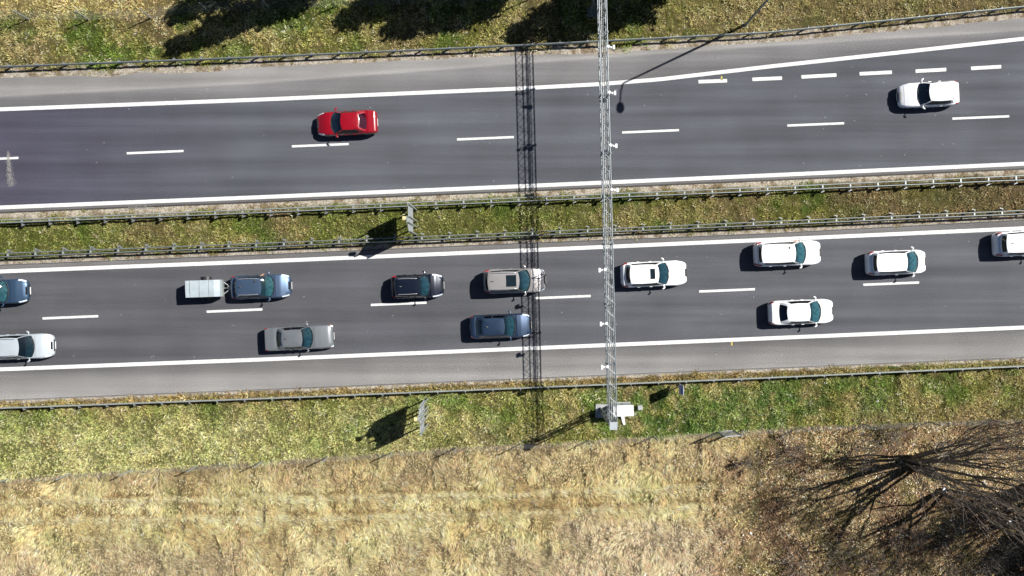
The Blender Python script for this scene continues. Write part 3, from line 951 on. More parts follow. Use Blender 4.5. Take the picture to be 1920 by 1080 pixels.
# ------------------------------------------------------------------ cars
def car(label, mat, yc, f, r, cowl, rf, rr, rb, W_=1.76, H=1.46, style='sedan', tilt=2.2, rails=False, sunroof=None,
        antenna=False, boxy=False, orange=False, belt=0.95, rear_tint=True, low_trim=False, headl=None, roofmat=None, mirror_mat=None,
        spoiler=False, wsg=0):
    d = 1 if f > r else -1                                # +1 drives to the right
    zb_, zr_ = 0.55, H - .06
    xf, xr = WX(f, zb_), WX(r, zb_)
    X0 = (xf + xr) / 2; Y0 = WY(yc, .8)
    L = abs(xf - xr)
    lx = lambda px, z: (WX(px, z) - X0) * d               # local x, forward positive
    xc = lx(cowl, belt); xrf = lx(rf, zr_); xrr = lx(rr, zr_); xrb = lx(rb, belt + .05)
    xrb = max(xrb, -L / 2 + .10)
    hw = W_ / 2
    root = empty('car', (X0, Y0, 0), R(tilt) + (0 if d > 0 else math.pi))
    hatch = style != 'sedan'
    # stations
    u = np.linspace(-1, 1, 45)
    st = L / 2 * (0.55 * u + 0.45 * np.sin(u * math.pi / 2))
    Rf, Rr = (.45, .40) if boxy else (.95, .65)
    ef, er = (.86, .88) if boxy else (.66, .76)
    def plan(x):
        w = 1.0
        df = L / 2 - x; dr = x + L / 2
        if df < Rf: w = min(w, ef + (1 - ef) * (1 - (1 - df / Rf) ** 2.2) ** .6)
        if dr < Rr: w = min(w, er + (1 - er) * (1 - (1 - dr / Rr) ** 2.2) ** .6)
        return w * hw
    hood0 = .70 if not boxy else .76
    xs_t = [-L / 2, -L / 2 + .05, -L / 2 + .14, xrb, (xrb + xc) / 2, xc, (xc + L / 2 - .3) / 2, L / 2 - .32, L / 2 - .12, L / 2 - .03, L / 2]
    if hatch: zs_t = [.55, .80, .93, belt + .02, belt, belt - .01, belt - .08, hood0 + .03, hood0 - .05, hood0 - .13, hood0 - .2]
    else: zs_t = [.55, .84, belt + .02, belt + .06, belt, belt - .01, belt - .07, hood0 + .03, hood0 - .05, hood0 - .13, hood0 - .2]
    order = np.argsort(xs_t)
    zt = lambda x: float(np.interp(x, np.array(xs_t)[order], np.array(zs_t)[order]))
    def crown(x):
        if x > xc: return .055 * min(1, (L / 2 - x) / .3)
        if x < xrb: return .03
        return 0.0
    wr = .325 if H < 1.55 else .355
    wxf, wxr = L / 2 - .83 * (L / 4.4), -L / 2 + .78 * (L / 4.4)
    secs = []
    for x in st:
        w = plan(x); t = zt(x); c = crown(x)
        e = min(L / 2 - x, x + L / 2)
        b = .21 + .14 * max(0, 1 - e / .12)
        arch = b
        for wx in (wxf, wxr):
            q = (wr + .05) ** 2 - (x - wx) ** 2
            if q > 0: arch = max(arch, wr + math.sqrt(q))
        arch = min(arch, t - .14)
        half = [(0, b), (w * .80, b if arch == b else arch), (w * .965, max(b + .07, arch)), (w, max(b + .42 * (t - b), arch + .02)),
                (w * .985, max(b + .72 * (t - b), arch + .05)), (w * .945, t - .035), (w * .87, t + .005), (w * .48, t + c * .72), (0, t + c)]
        ring = [(x, -y, z) for y, z in half] + [(x, y, z) for y, z in half[-2:0:-1]]
        secs.append(ring)
    k = len(secs[0])
    bm_ = MB()
    vs = [p for s in secs for p in s]
    fs = []
    for i in range(len(st) - 1):
        for j in range(k):
            j2 = (j + 1) % k
            fs.append((i * k + j, (i + 1) * k + j, (i + 1) * k + j2, i * k + j2))
    fs.append(tuple(range(k))); fs.append(tuple((len(st) - 1) * k + j for j in range(k - 1, -1, -1)))
    body = bm_.add(vs, fs).build('body', mat, root, smooth=True, angle=50)
    bme = bmesh.new(); bme.from_mesh(body.data); bmesh.ops.recalc_face_normals(bme, faces=bme.faces); bme.to_mesh(body.data); bme.free()
    def patch(name, xa, xb, js, m_, off=.006, parent=root):
        """a piece of the body skin lifted off by a few millimetres"""
        ii = [i for i in range(len(st) - 1) if xa <= (st[i] + st[i + 1]) / 2 <= xb]
        pm = MB(); cache = {}
        def vert(i, j):
            j %= k
            if (i, j) not in cache:
                p = Vector(secs[i][j])
                a = Vector(secs[min(i + 1, len(st) - 1)][j]) - Vector(secs[max(i - 1, 0)][j])
                b2 = Vector(secs[i][(j + 1) % k]) - Vector(secs[i][(j - 1) % k])
                n = a.cross(b2)
                if n.length < 1e-6: n = Vector((0, 0, 1))
                n.normalize()
                if n.dot(p - Vector((p.x * .6, 0, .45))) < 0: n = -n
                cache[(i, j)] = len(pm.v); pm.v.append(tuple(p + n * off))
            return cache[(i, j)]
        for i in ii:
            for j in js:
                pm.f.append([vert(i, j), vert(i + 1, j), vert(i + 1, j + 1), vert(i, j + 1)]); pm.m.append(0)
        if not pm.f: return None
        return pm.build(name, m_, parent, smooth=True)
    # skin indices: half ring j=0..8, mirrored 9..15
    patch('hood', xc + .03, L / 2 - .30, [6, 7, 8, 9], mat, .010)
    if not hatch: patch('trunk_lid', -L / 2 + .10, xrb - .02, [6, 7, 8, 9], mat, .010)
    hl = headl or (.10, .55)
    for js in ([4, 5], [10, 11]):
        patch('headlight', L / 2 - hl[1], L / 2 - hl[0], js, M['lamp'])
        if orange: patch('indicator', L / 2 - .22, L / 2 - .06, [js[0] if js[0] == 4 else 11], M['orange'], .012)
        patch('taillight', -L / 2 + .03, -L / 2 + (.42 if hatch else .26), [4, 5] if js[0] == 4 else [10, 11], M['tail'], .008)
    # front grille and plates
    pl = lambda nm, x, y0, z, sx, sy, sz, m_: MB().box((x, y0, z), (sx, sy, sz)).build(nm, m_, root)
    pl('grille', L / 2 + .004, 0, .50, .02, hw * .95, .10, M['trim'])
    pl('number_plate', L / 2 + .022, 0, .38, .015, .52, .11, M['plate'])
    pl('number_plate', -L / 2 - .012, 0, .50, .015, .52, .11, M['plate'])
    if not boxy:
        pl('grille', L / 2 - .10, 0, zt(L / 2 - .10) + .035, .12, .55, .05, M['trim'])
    # cabin
    nf, ns = 10, 12
    T = [0, .10, .25, .5, .75, .90, 1.0]
    yb_f = plan(xc - .25) * .87; yb_r = plan(xrb + .15) * (.84 if hatch else .86)
    yr_f = hw * .665; yr_r = hw * (.70 if hatch else .64)
    zb0 = belt - .03; zr0 = H - .05
    fb, rbul = .22, .10
    ringB = []; ringR = []; segs = []
    for i in range(nf):           # front, left to right
        q = -1 + 2 * i / nf
        ringB.append((xc - fb * q * q, -q * yb_f, zb0)); ringR.append((xrf - .10 * q * q, -q * yr_f, zr0)); segs.append('f')
    for i in range(ns):           # right side, front to rear
        q = i / ns; s = math.sin(math.pi * q)
        xb0 = xc - fb; xb1 = xrb + .10
        ringB.append((xb0 + (xb1 - xb0) * q, -(yb_f + (yb_r - yb_f) * q + (hw * .935 - max(yb_f, yb_r)) * s ** .6), zb0))
        xa0 = xrf - .10; xa1 = xrr + .08
        ringR.append((xa0 + (xa1 - xa0) * q, -(yr_f + (yr_r - yr_f) * q + hw * .045 * s), zr0)); segs.append(('s', i))
    for i in range(nf):           # rear, right to left
        q = -1 + 2 * i / nf
        ringB.append((xrb + rbul * q * q, q * yb_r, zb0 + .02)); ringR.append((xrr + .08 * q * q, q * yr_r, zr0 - .015)); segs.append('r')
    for i in range(ns):           # left side, rear to front
        q = 1 - i / ns; s = math.sin(math.pi * q)
        xb0 = xc - fb; xb1 = xrb + .10
        ringB.append((xb0 + (xb1 - xb0) * q, (yb_f + (yb_r - yb_f) * q + (hw * .935 - max(yb_f, yb_r)) * s ** .6), zb0))
        xa0 = xrf - .10; xa1 = xrr + .08
        ringR.append((xa0 + (xa1 - xa0) * q, (yr_f + (yr_r - yr_f) * q + hw * .045 * s), zr0)); segs.append(('s', ns - 1 - i))
    n = len(ringB); lv = []
    for t in T:
        row = []
        for a, b2 in zip(ringB, ringR):
            a = Vector(a); b2 = Vector(b2)
            p = a.lerp(b2, t); bulge = math.sin(math.pi * t) * .035
            p.y += math.copysign(bulge, p.y) * min(1, abs(p.y) / .3); p.z += bulge * .5
            row.append(p)
        lv.append(row)
    roof = MB(); trim = MB(); ws = MB(); rw = MB(); swl = {}; pilm = {}
    def quad(mb, i, j):
        j2 = (j + 1) % n
        mb.add([lv[i][j], lv[i + 1][j], lv[i + 1][j2], lv[i][j2]], [(0, 1, 2, 3)])
    nb = len(T) - 1
    for j in range(n):
        sg = segs[j]
        for i in range(nb):
            if sg == 'f':
                (trim if i == 0 else ws if i < nb else roof)
                if i == 0: quad(trim, i, j)
                else: quad(ws, i, j)
            elif sg == 'r':
                lo, hi = (1, nb - 1) if not hatch else (2, nb - 1)
                jj = segs[(j + 1) % n]; pv = segs[j - 1]
                edge = (pv != 'r') or (jj != 'r')
                if lo <= i <= hi and not edge: quad(rw, i, j)
                else: quad(roof, i, j)
            else:
                col = sg[1]
                pil = (col == 0) or (col == 6) or (col >= ns - (1 if hatch else 2))
                if 1 <= i < nb - 1 and not pil:
                    key = ('L' if j >= nf + ns else 'R', 0 if col < 6 else 1)
                    quad(swl.setdefault(key, MB()), i, j)
                elif col == 6 and 1 <= i < nb - 1: quad(pilm.setdefault('L' if j >= nf + ns else 'R', MB()), i, j)
                else: quad(roof, i, j)
    # roof skin
    top = lv[-1]; cx = (xrf + xrr) / 2
    rings = [top]
    for s in (.93, .78, .5, .2):
        rings.append([Vector((cx + (p.x - cx) * s, p.y * s, zr0 + .055 * (1 - s ** 2.2))) for p in top])
    for a, b2 in zip(rings[:-1], rings[1:]):
        for j in range(n):
            j2 = (j + 1) % n
            roof.add([a[j], b2[j], b2[j2], a[j2]], [(0, 1, 2, 3)])
    roof.add(rings[-1], [tuple(range(n))])
    def weld(o):
        b_ = bmesh.new(); b_.from_mesh(o.data)
        bmesh.ops.remove_doubles(b_, verts=b_.verts, dist=.001)
        bmesh.ops.recalc_face_normals(b_, faces=b_.faces)
        b_.to_mesh(o.data); b_.free()
        o.data.polygons.foreach_set('use_smooth', [True] * len(o.data.polygons)); o.data.set_sharp_from_angle(angle=R(45))
        return o
    ro = weld(roof.build('roof', roofmat or mat, root))
    weld(trim.build('cowl', M['trim'], root))
    for key in sorted(pilm): weld(pilm[key].build('pillar', M['trim'], root))
    weld(ws.build('windscreen', GLASSES[wsg], root))
    weld(rw.build('rear_window', M['darkglass'] if rear_tint else M['glass'], root))
    for key in sorted(swl): weld(swl[key].build('side_window', M['darkglass'], root))
    # cabin floor at sill height, dashboard, seats
    fl = MB(); fl.add([Vector((p.x * .985, p.y * .97, belt + .022)) for p in lv[0]], [tuple(range(n))])
    fl.build('interior', M['interior'], root)
    dm = MB()
    dv = []
    for q in np.linspace(-1, 1, 9):
        dv.append((xc - fb * q * q - .10, -q * yb_f * .92, belt + .035)); dv.append((xc - .62, -q * yb_f * .93, belt + .075))
        dv.append((xc - .70, -q * yb_f * .93, belt + .03))
    df = []
    for i in range(8):
        df += [(3 * i, 3 * i + 1, 3 * i + 4, 3 * i + 3), (3 * i + 1, 3 * i + 2, 3 * i + 5, 3 * i + 4)]
    dm.add(dv, df).build('dashboard', M['dash'], root, smooth=True)
    sx = xrf - .45
    for y in (-.36, .36):
        m_ = MB(); m_.box((sx - .12, y, belt + .10), (.14, .46, .22), 0, 0, .85); m_.box((sx - .16, y, belt + .29), (.09, .26, .17), 0, 0, .85)
        m_.build('seat', M['seat'], root)
    if xrr < sx - 1.1:
        m_ = MB(); m_.box((sx - 1.05, 0, belt + .09), (.14, hw * 1.3, .18), 0, 0, .9)
        for y in (-.38, .38): m_.box((sx - 1.08, y, belt + .25), (.08, .24, .14), 0, 0, .85)
        m_.build('rear_seat', M['seat'], root)
    sw = MB(); c0 = Vector((sx + .38, .36, belt + .10))
    sw.tube([c0 + Vector((.07 * math.sin(a), .18 * math.cos(a), .15 * math.sin(a))) for a in np.linspace(0, 2 * math.pi, 17)], .016, 5, cap=False)
    sw.build('steering_wheel', M['trim'], root)
    wm_ = MB()
    for y in (-.5, .1):
        wm_.tube([(xc - .02 - fb * (y / yb_f) ** 2, y, belt + .03), (xc - .12, y + .45, belt + .075)], .012, 4)
    wm_.build('wiper', M['trim'], root)
    # mirrors
    for s in (-1, 1):
        mm = MB(); x0 = xc - .42
        mm.tube([(x0, s * hw * .90, belt + .02), (x0 - .02, s * (hw + .02), belt + .04)], .035, 6)
        c_ = Vector((x0 - .03, s * (hw + .10), belt + .07))
        mm.tube([c_ + Vector((.08, -s * .07, 0)), c_ + Vector((.05, 0, 0)), c_ + Vector((-.02, s * .06, 0)), c_ + Vector((-.09, s * .10, 0))], [.04, .062, .062, .035], 8)
        mm.build('mirror', mirror_mat or mat, root, smooth=True)
    # door handles
    for s in (-1, 1):
        for q in (.30, .72):
            x = xrf + .1 + (xrr - xrf) * q
            MB().box((x, s * (hw * .985 + .012), belt - .13), (.20, .03, .035)).build('door_handle', mat, root)
    # wheels
    for wx in (wxf, wxr):
        for s in (-1, 1):
            y = s * (plan(wx) - .125)
            tm = MB()
            pr = [(-.10, wr * .64), (-.105, wr * .93), (-.07, wr), (.07, wr), (.105, wr * .93), (.10, wr * .64)]
            N = 20; vv = []; ff = []
            for i in range(N):
                a = 2 * math.pi * i / N
                for (yy, rr2) in pr: vv.append((wx + rr2 * math.cos(a), y + yy, wr + rr2 * math.sin(a)))
            for i in range(N):
                for j in range(5):
                    i2 = (i + 1) % N
                    ff.append((i * 6 + j, i * 6 + j + 1, i2 * 6 + j + 1, i2 * 6 + j))
            t_o = tm.add(vv, ff).build('wheel', M['rubber'], root, smooth=True)
            rm = MB(); vv = [(wx, y + s * .075, wr)]; ff = []
            for i in range(20):
                a = 2 * math.pi * i / 20
                vv.append((wx + wr * .66 * math.cos(a), y + s * .09, wr + wr * .66 * math.sin(a)))
            for i in range(20): ff.append((0, 1 + i, 1 + (i + 1) % 20))
            rm.add(vv, ff).build('rim', M['rim'], t_o)
    if rails:
        for s in (-1, 1):
            pts = [Vector((xrf - .25, s * yr_f * .96, zr0 + .03)), Vector((xrf - .40, s * yr_f * .96, zr0 + .075)), Vector((cx, s * (yr_f * .96 + .02), zr0 + .085)),
                   Vector((xrr + .35, s * yr_r * .93, zr0 + .075)), Vector((xrr + .2, s * yr_r * .93, zr0 + .03))]
            MB().tube(pts, .022, 6).build('roof_rail', M['chrome'], root, smooth=True)
    if sunroof:
        xa, xb, hwid = sunroof
        xa = lx(xa, H); xb = lx(xb, H)
        c_ = ((xa + xb) / 2, 0, H + .004)
        MB().box(c_, (abs(xa - xb), hwid * 2, .02)).build('sunroof', mat_sun, root)
    if antenna:
        MB().tube([(xrr + .45, 0, zr0 + .04), (xrr + .33, 0, zr0 + .10), (xrr + .25, 0, zr0 + .12)], [.035, .025, .012], 6).build('antenna', M['trim'], root)
    if spoiler:
        MB().box((xrr - .06, 0, zr0 + .005), (.22, yr_r * 1.75, .035), 0, 0, .9).build('spoiler', mat, root)
    tag(root, label, 'car')
    root['label'] = label
    return root, dict(x=xc, L=L, belt=belt, hw=hw, sx=sx, X0=X0, Y0=Y0, d=d, tilt=tilt)

mat_sun = mat_simple('sunroof_glass', (0.008, 0.016, 0.02), 0.06, coat=1.0, var=0.2)
P_white = paint('white_car_paint', (0.78, 0.79, 0.80))
P_red = paint('red_car_paint', (0.24, 0.0015, 0.009))
P_blue = paint('metallic_blue_car_paint', (0.020, 0.040, 0.080), .5, .40)
P_steel = paint('steel_blue_car_paint', (0.060, 0.098, 0.165), .5, .40)
P_navy = paint('dark_navy_car_paint', (0.006, 0.010, 0.022), .3, .28)
P_silver = paint('silver_car_paint', (0.52, 0.57, 0.62), .35, .33)
P_grey = paint('old_grey_car_paint', (0.15, 0.163, 0.178), .3, .40)
P_beige = paint('beige_grey_car_paint', (0.30, 0.285, 0.285), .3, .33)
P_slate = paint('slate_blue_car_paint', (0.035, 0.070, 0.125), .5, .40)

car('red saloon car driving left on the upper carriageway', P_red, 230.3, 594.2, 707.9, 619.2, 638, 673.5, 689.5, 1.70, 1.42, 'sedan', 2.6, rear_tint=False, wsg=2)
car('white crossover hatchback driving left below the exit lane dashes', P_white, 176.5, 1684, 1796, 1718, 1742.5, 1787, 1792.5, 1.76, 1.54, 'hatch', 2.9, spoiler=True, wsg=2)
car('slate blue car cut by the left picture edge in the lower carriageway, upper lane', P_slate, 547, 54, -58, 17, -8, -47, -52, 1.76, 1.46, 'hatch', 2.0)
car('silver estate car at the left picture edge nearest the lower edge line', P_silver, 650, 101.2, -20, 66, 35.5, -10, -15, 1.78, 1.48, 'estate', 2.0, rails=True, wsg=2)
c5 = car('steel blue estate car towing a pale box trailer', P_steel, 537.3, 545.6, 433.7, 516, 490, 441, 437, 1.72, 1.47, 'estate', 2.0, rails=True, antenna=True)
car('old boxy grey saloon with orange front indicators in the lower lane', P_grey, 633.5, 625, 497, 588, 567, 527, 516, 1.70, 1.42, 'sedan', 2.8, boxy=True, orange=True, antenna=True, headl=(.02, .16), wsg=1)
car('black hatchback with large clear headlights in the upper lane of the lower carriageway', P_navy, 536.5, 831.7, 733.5, 807.5, 788, 741, 736, 1.68, 1.56, 'hatch', 2.0, headl=(.12, .75), antenna=True, rails=True, wsg=1)
car('beige grey SUV with large dark sunroof crossing the gantry shadow', P_beige, 526.5, 1023, 906.7, 995.5, 974, 914, 909, 1.76, 1.66, 'suv', 1.8, rails=True, sunroof=(949, 968, .40), antenna=True, wsg=1)
car('dark blue saloon with its nose in the gantry shadow', P_blue, 611.5, 996, 881, 968, 946.5, 903, 889.5, 1.72, 1.45, 'sedan', 2.0, antenna=True, wsg=1)
car('white estate car with small dark sunroof beside the gantry', P_white, 513.5, 1287.5, 1163.8, 1255, 1236, 1181, 1171, 1.80, 1.46, 'estate', 2.5, sunroof=(1219.5, 1228.5, .36), wsg=1)
c12 = car('white estate car with red tail lights and an arm out of its window', P_white, 475, 1539, 1413.5, 1512, 1492.5, 1428, 1420.5, 1.78, 1.47, 'estate', 2.0)
car('white saloon car in the lower lane nearest the lower shoulder', P_white, 585, 1562.5, 1441, 1540, 1520, 1476, 1458.5, 1.76, 1.44, 'sedan', 2.2)
car('short white hatchback just above a lane dash at the right', P_white, 492, 1736, 1623.5, 1722.5, 1702, 1644, 1635.5, 1.74, 1.50, 'hatch', 2.2)
car('white car cut by the right picture edge', P_white, 456, 1980, 1862, 1962, 1942, 1887.5, 1875.5, 1.78, 1.50, 'hatch', 2.4, sunroof=(1920, 1934, .36), antenna=True)

# ------------------------------------------------------------------ trailer
def trailer():
    h = 1.42
    x0, x1 = WX(347.5, h), WX(411, h); y0, y1 = WY(557, h), WY(525.5, h)
    L = x1 - x0; Wd = y1 - y0
    root = empty('box_trailer', ((x0 + x1) / 2, (y0 + y1) / 2, 0), R(2))
    m = MB()
    m.box((0, 0, .68), (L, Wd, .36)); m.build('bed', M['galv'], root)
    m = MB()
    # tarpaulin cover with ridge lines
    vs = []; xs = [-L / 2, -L * .1, L * .34, L / 2]; ys = [-Wd / 2, -Wd * .18, Wd * .02, Wd / 2]
    zz = [[-.01, .02, .03, -.01], [-.02, .045, .06, -.02], [-.01, .04, .055, -.01], [-.13, -.09, -.08, -.13]]
    for i, x in enumerate(xs):
        for j, y in enumerate(ys): vs.append((x, y, h + zz[i][j]))
    nb = len(vs)
    for i, x in enumerate(xs):
        for j, y in enumerate(ys): vs.append((x * 1.004, y * 1.008, .84))
    fs = []
    for i in range(3):
        for j in range(3): fs.append((i * 4 + j, (i + 1) * 4 + j, (i + 1) * 4 + j + 1, i * 4 + j + 1))
        fs.append((i * 4, nb + i * 4, nb + (i + 1) * 4, (i + 1) * 4)); fs.append(((i + 1) * 4 + 3, nb + (i + 1) * 4 + 3, nb + i * 4 + 3, i * 4 + 3))
    for j in range(3):
        fs.append((j, j + 1, nb + j + 1, nb + j)); fs.append((12 + j + 1, 12 + j, nb + 12 + j, nb + 12 + j + 1))
    m.add(vs, fs).build('cover', M['tarp'], root)
    for s in (-1, 1):
        t = MB(); t.tube([(-.1, s * (Wd / 2 + .02), .29), (-.1, s * (Wd / 2 + .17), .29)], .29, 18); w = t.build('wheel', M['rubber'], root)
        MB().tube([(-.1, s * (Wd / 2 + .165), .29), (-.1, s * (Wd / 2 + .18), .29)], .17, 14).build('rim', M['rim'], w)
        f = MB()
        arc = [(-.1 + .40 * math.cos(a), .29 + .36 * math.sin(a)) for a in np.linspace(.15, math.pi - .15, 9)]
        vs = []
        for (x, z) in arc: vs += [(x, s * (Wd / 2 + .01), z), (x, s * (Wd / 2 + .27), z)]
        f.add(vs, [(2 * i, 2 * i + 1, 2 * i + 3, 2 * i + 2) for i in range(8)]).build('mudguard', M['trim'], root, smooth=True)
        MB().box((-L / 2 - .01, s * Wd * .38, .60), (.03, .22, .10)).build('taillight', M['tail'], root)
    for q in (-.36, -.08, .20):
        st_ = MB(); st_.tube([(L * q, -Wd / 2 - .012, 1.0), (L * q, -Wd / 2 - .004, h + .0), (L * q, -Wd * .18, h + .062), (L * q, Wd * .02, h + .075), (L * q, Wd / 2 + .004, h), (L * q, Wd / 2 + .012, 1.0)], .012, 5)
        st_.build('strap', M['galv_dark'], root)
    d = MB()
    d.tube([(L / 2, .42, .48), (L / 2 + .50, .05, .46), (L / 2 + .72, 0, .46)], .035, 6)
    d.tube([(L / 2, -.42, .48), (L / 2 + .50, -.05, .46), (L / 2 + .72, 0, .46)], .035, 6)
    d.tube([(L / 2, 0, .48), (L / 2 + .60, 0, .47)], .03, 6)
    d.build('drawbar', M['galv'], root)
    MB().tube([(L / 2 + .62, 0, .47), (L / 2 + .95, 0, .49)], .05, 8).build('coupling', M['galv_dark'], root)
    MB().tube([(L / 2 + .42, .12, .30), (L / 2 + .42, .12, .78)], .035, 8).build('jockey_wheel', M['galv'], root)
    tag(root, 'pale grey covered box trailer behind the steel blue estate car', 'trailer')
trailer()

# ------------------------------------------------------------------ drivers leaning an arm out of the window
def person(info, hand_px, elbow_px, label):
    root_car, q = info
    o = Vector((q['X0'], q['Y0'], 0)); a = R(q['tilt'])
    inv = Matrix.Rotation(-a, 4, 'Z') @ Matrix.Translation(-o)
    b = q['belt']
    hand = inv @ W(hand_px[0], hand_px[1], b + .12); elbow = inv @ W(elbow_px[0], elbow_px[1], b + .09)
    sx = q['sx']
    J = [Vector((sx - .02, .36, b - .05)), Vector((sx - .05, .36, b + .15)), Vector((sx - .04, .36, b + .26)), Vector((sx - .01, .36, b + .33)),
         Vector((sx, .36, b + .43)), Vector((sx - .03, .545, b + .20)), elbow, elbow.lerp(hand, .75), hand,
         Vector((sx - .03, .175, b + .20)), Vector((sx + .12, .10, b + .02)), Vector((sx + .34, .24, b + .12))]
    E = [(0, 1), (1, 2), (2, 3), (3, 4), (2, 5), (5, 6), (6, 7), (7, 8), (2, 9), (9, 10), (10, 11)]
    rad = [.15, .16, .10, .055, .10, .065, .048, .030, .038, .065, .05, .035]
    # five fingers
    fd = (hand - elbow).normalized(); sd = Vector((-fd.y, fd.x, 0))
    for t, ln in ((-.032, .085), (-.011, .10), (.011, .095), (.031, .075)):
        i0 = len(J); J += [hand + fd * .055 + sd * t, hand + fd * (.055 + ln * .6) + sd * t * 1.2 + Vector((0, 0, -.005)), hand + fd * (.055 + ln) + sd * t * 1.25 + Vector((0, 0, -.025))]
        rad += [.011, .009, .007]; E += [(8, i0), (i0, i0 + 1), (i0 + 1, i0 + 2)]
    i0 = len(J); J += [hand + fd * .02 - sd * .045, hand + fd * .06 - sd * .07]; rad += [.012, .009]; E += [(8, i0), (i0, i0 + 1)]
    me = bpy.data.meshes.new('person'); me.from_pydata([tuple(v) for v in J], E, [])
    ob = bpy.data.objects.new('person', me); COL.objects.link(ob)
    md = ob.modifiers.new('skin', 'SKIN')
    for i, v in enumerate(me.skin_vertices[0].data):
        v.radius = (rad[i], rad[i]); v.use_root = (i == 0)
    ss = ob.modifiers.new('sub', 'SUBSURF'); ss.levels = 1; ss.render_levels = 1
    me.materials.append(M['skin'])
    dg = bpy.context.evaluated_depsgraph_get()
    new = bpy.data.meshes.new_from_object(ob.evaluated_get(dg))
    ob.modifiers.clear(); ob.data = new
    # shirt colours the torso and upper arms
    new.materials.clear(); new.materials.append(M['skin']); new.materials.append(M['cloth'])
    for p in new.polygons:
        c = p.center
        if (c.z < b + .285 and c.y < .60 and abs(c.y - .36) < .24) : p.material_index = 1
        p.use_smooth = True
    hm = MB(); hc = J[4] + Vector((-.012, 0, .03))
    for i in range(1):
        vs = []; fs = []
        N = 12; Mr = 5
        for r_ in range(Mr + 1):
            th = r_ / Mr * 1.35
            for k2 in range(N):
                ph = 2 * math.pi * k2 / N
                vs.append(hc + Vector((.100 * math.sin(th) * math.cos(ph), .085 * math.sin(th) * math.sin(ph), .10 * math.cos(th))))
        for r_ in range(Mr):
            for k2 in range(N):
                fs.append((r_ * N + k2, (r_ + 1) * N + k2, (r_ + 1) * N + (k2 + 1) % N, r_ * N + (k2 + 1) % N))
        hm.add(vs, fs)
    h = hm.build('hair', M['hair'], ob, smooth=True)
    ob.matrix_world = Matrix.Translation(o) @ Matrix.Rotation(a, 4, 'Z')
    tag(ob, label, 'person')
person(c5, (491.5, 515.5), (482, 520), 'driver of the car with trailer resting a bare arm out of the window')
person(c12, (1492.5, 452.0), (1482.5, 456.5), 'driver of the white estate car resting a bare arm out of the window')

# ------------------------------------------------------------------ trees
def grow(mb_lo, mb_hi, p, d, L, r, depth, rnd, up=.12, spread=.55, split=(2, 3), hi_depth=2, sides=6, wob=.18):
    """recursive tapered branches"""
    n = 4; pts = [p]; rr = [r]; q = p.copy(); dd = d.copy()
    for i in range(n):
        dd = (dd + Vector((rnd.gauss(0, wob), rnd.gauss(0, wob), rnd.gauss(0, wob) + up)) * .5).normalized()
        q = q + dd * L / n; pts.append(q.copy()); rr.append(max(.0115, r * (1 - .30 * (i + 1) / n)))
    mb = mb_hi if depth <= hi_depth else mb_lo
    mb.tube(pts, rr, sides if depth > 3 else (4 if depth > 1 else 3), cap=False)
    if depth == 0: return
    for k in range(rnd.randint(*split)):
        i = rnd.randint(2, n) if k else n
        nd = (dd * 1.0 + Vector((rnd.gauss(0, spread), rnd.gauss(0, spread), rnd.gauss(0, spread * .6)))).normalized()
        grow(mb_lo, mb_hi, pts[i], nd, L * rnd.uniform(.62, .85), max(.0115, rr[i] * rnd.uniform(.62, .85)), depth - 1, rnd, up, spread, split, hi_depth, sides, wob)

def bare_tree(label, px, py, stems, seed, h0=3.4, r0=.17, depth=5, split=(2, 3), spread=.24, wob=.09):
    rnd = random.Random(seed)
    root = empty('bare_tree', W(px, py))
    lo = MB(); hi = MB()
    for (dx, dy, dz, k) in stems:
        grow(lo, hi, Vector((dx * .8, dy * .8, -.2)), Vector((dx * .7, dy * .7, dz)).normalized(), h0 * k, r0 * k, depth, rnd, .10, spread, split, 2, 6, wob)
    lo.build('trunk', M['bark'], root, smooth=True)
    hi.build('crown', M['twig'], root)
    tag(root, label, 'tree')
    return root
bare_tree('large bare tree with fanned stems at the lower right, nearer the fence', 1706, 872,
          [(.10, .25, 1, 1.0), (.30, -.05, 1, 1.05), (-.10, .05, 1, .9), (.50, .22, 1, .9), (.05, .50, 1, .85), (.2, .08, 1, 1.1), (-.25, .35, 1, .8),
           (.6, .0, 1, .95), (-.35, .12, 1, .75), (.3, .65, 1, .75), (.75, .35, 1, .85)], 12, 5.0, .145, 5, (2, 3), .23, .075)
bare_tree('leaning bare tree below and right of the fanned one', 1757, 917,
          [(.20, -.12, 1, 1.0), (.55, -.35, 1, .95), (.40, .05, 1, .85)], 24, 4.8, .16, 5, (2, 3), .23, .08)
bare_tree('bare tree at the right picture edge above the lower corner', 1940, 965, [(.0, .1, 1, 1.0), (.3, -.2, 1, .9), (-.15, .1, 1, .8)], 31, 3.9, .12, 5, (2, 3), .26, .10)
bare_tree('bare tree just outside the lower right corner', 1985, 1075, [(.0, .1, 1, 1.0), (.3, -.2, 1, .9), (-.25, .1, 1, .9), (-.1, -.3, 1, .9), (-.4, .2, 1, .8)], 37, 4.0, .13, 5, (2, 4), .34, .12)
bare_tree('tall twiggy bare tree outside the right picture edge level with the fanned tree', 2005, 880, [(.0, .1, 1, 1.0), (.3, -.1, 1, .9), (-.1, .1, 1, .95), (.1, -.2, 1, .9)], 43, 5.4, .17, 5, (2, 4), .22, .08)
bare_tree('tallest twiggy bare tree outside the right picture edge', 2075, 865, [(.0, .1, 1, 1.0), (.3, -.2, 1, .9), (-.1, .1, 1, .95), (.1, -.2, 1, .9)], 47, 6.0, .18, 5, (2, 4), .22, .08)

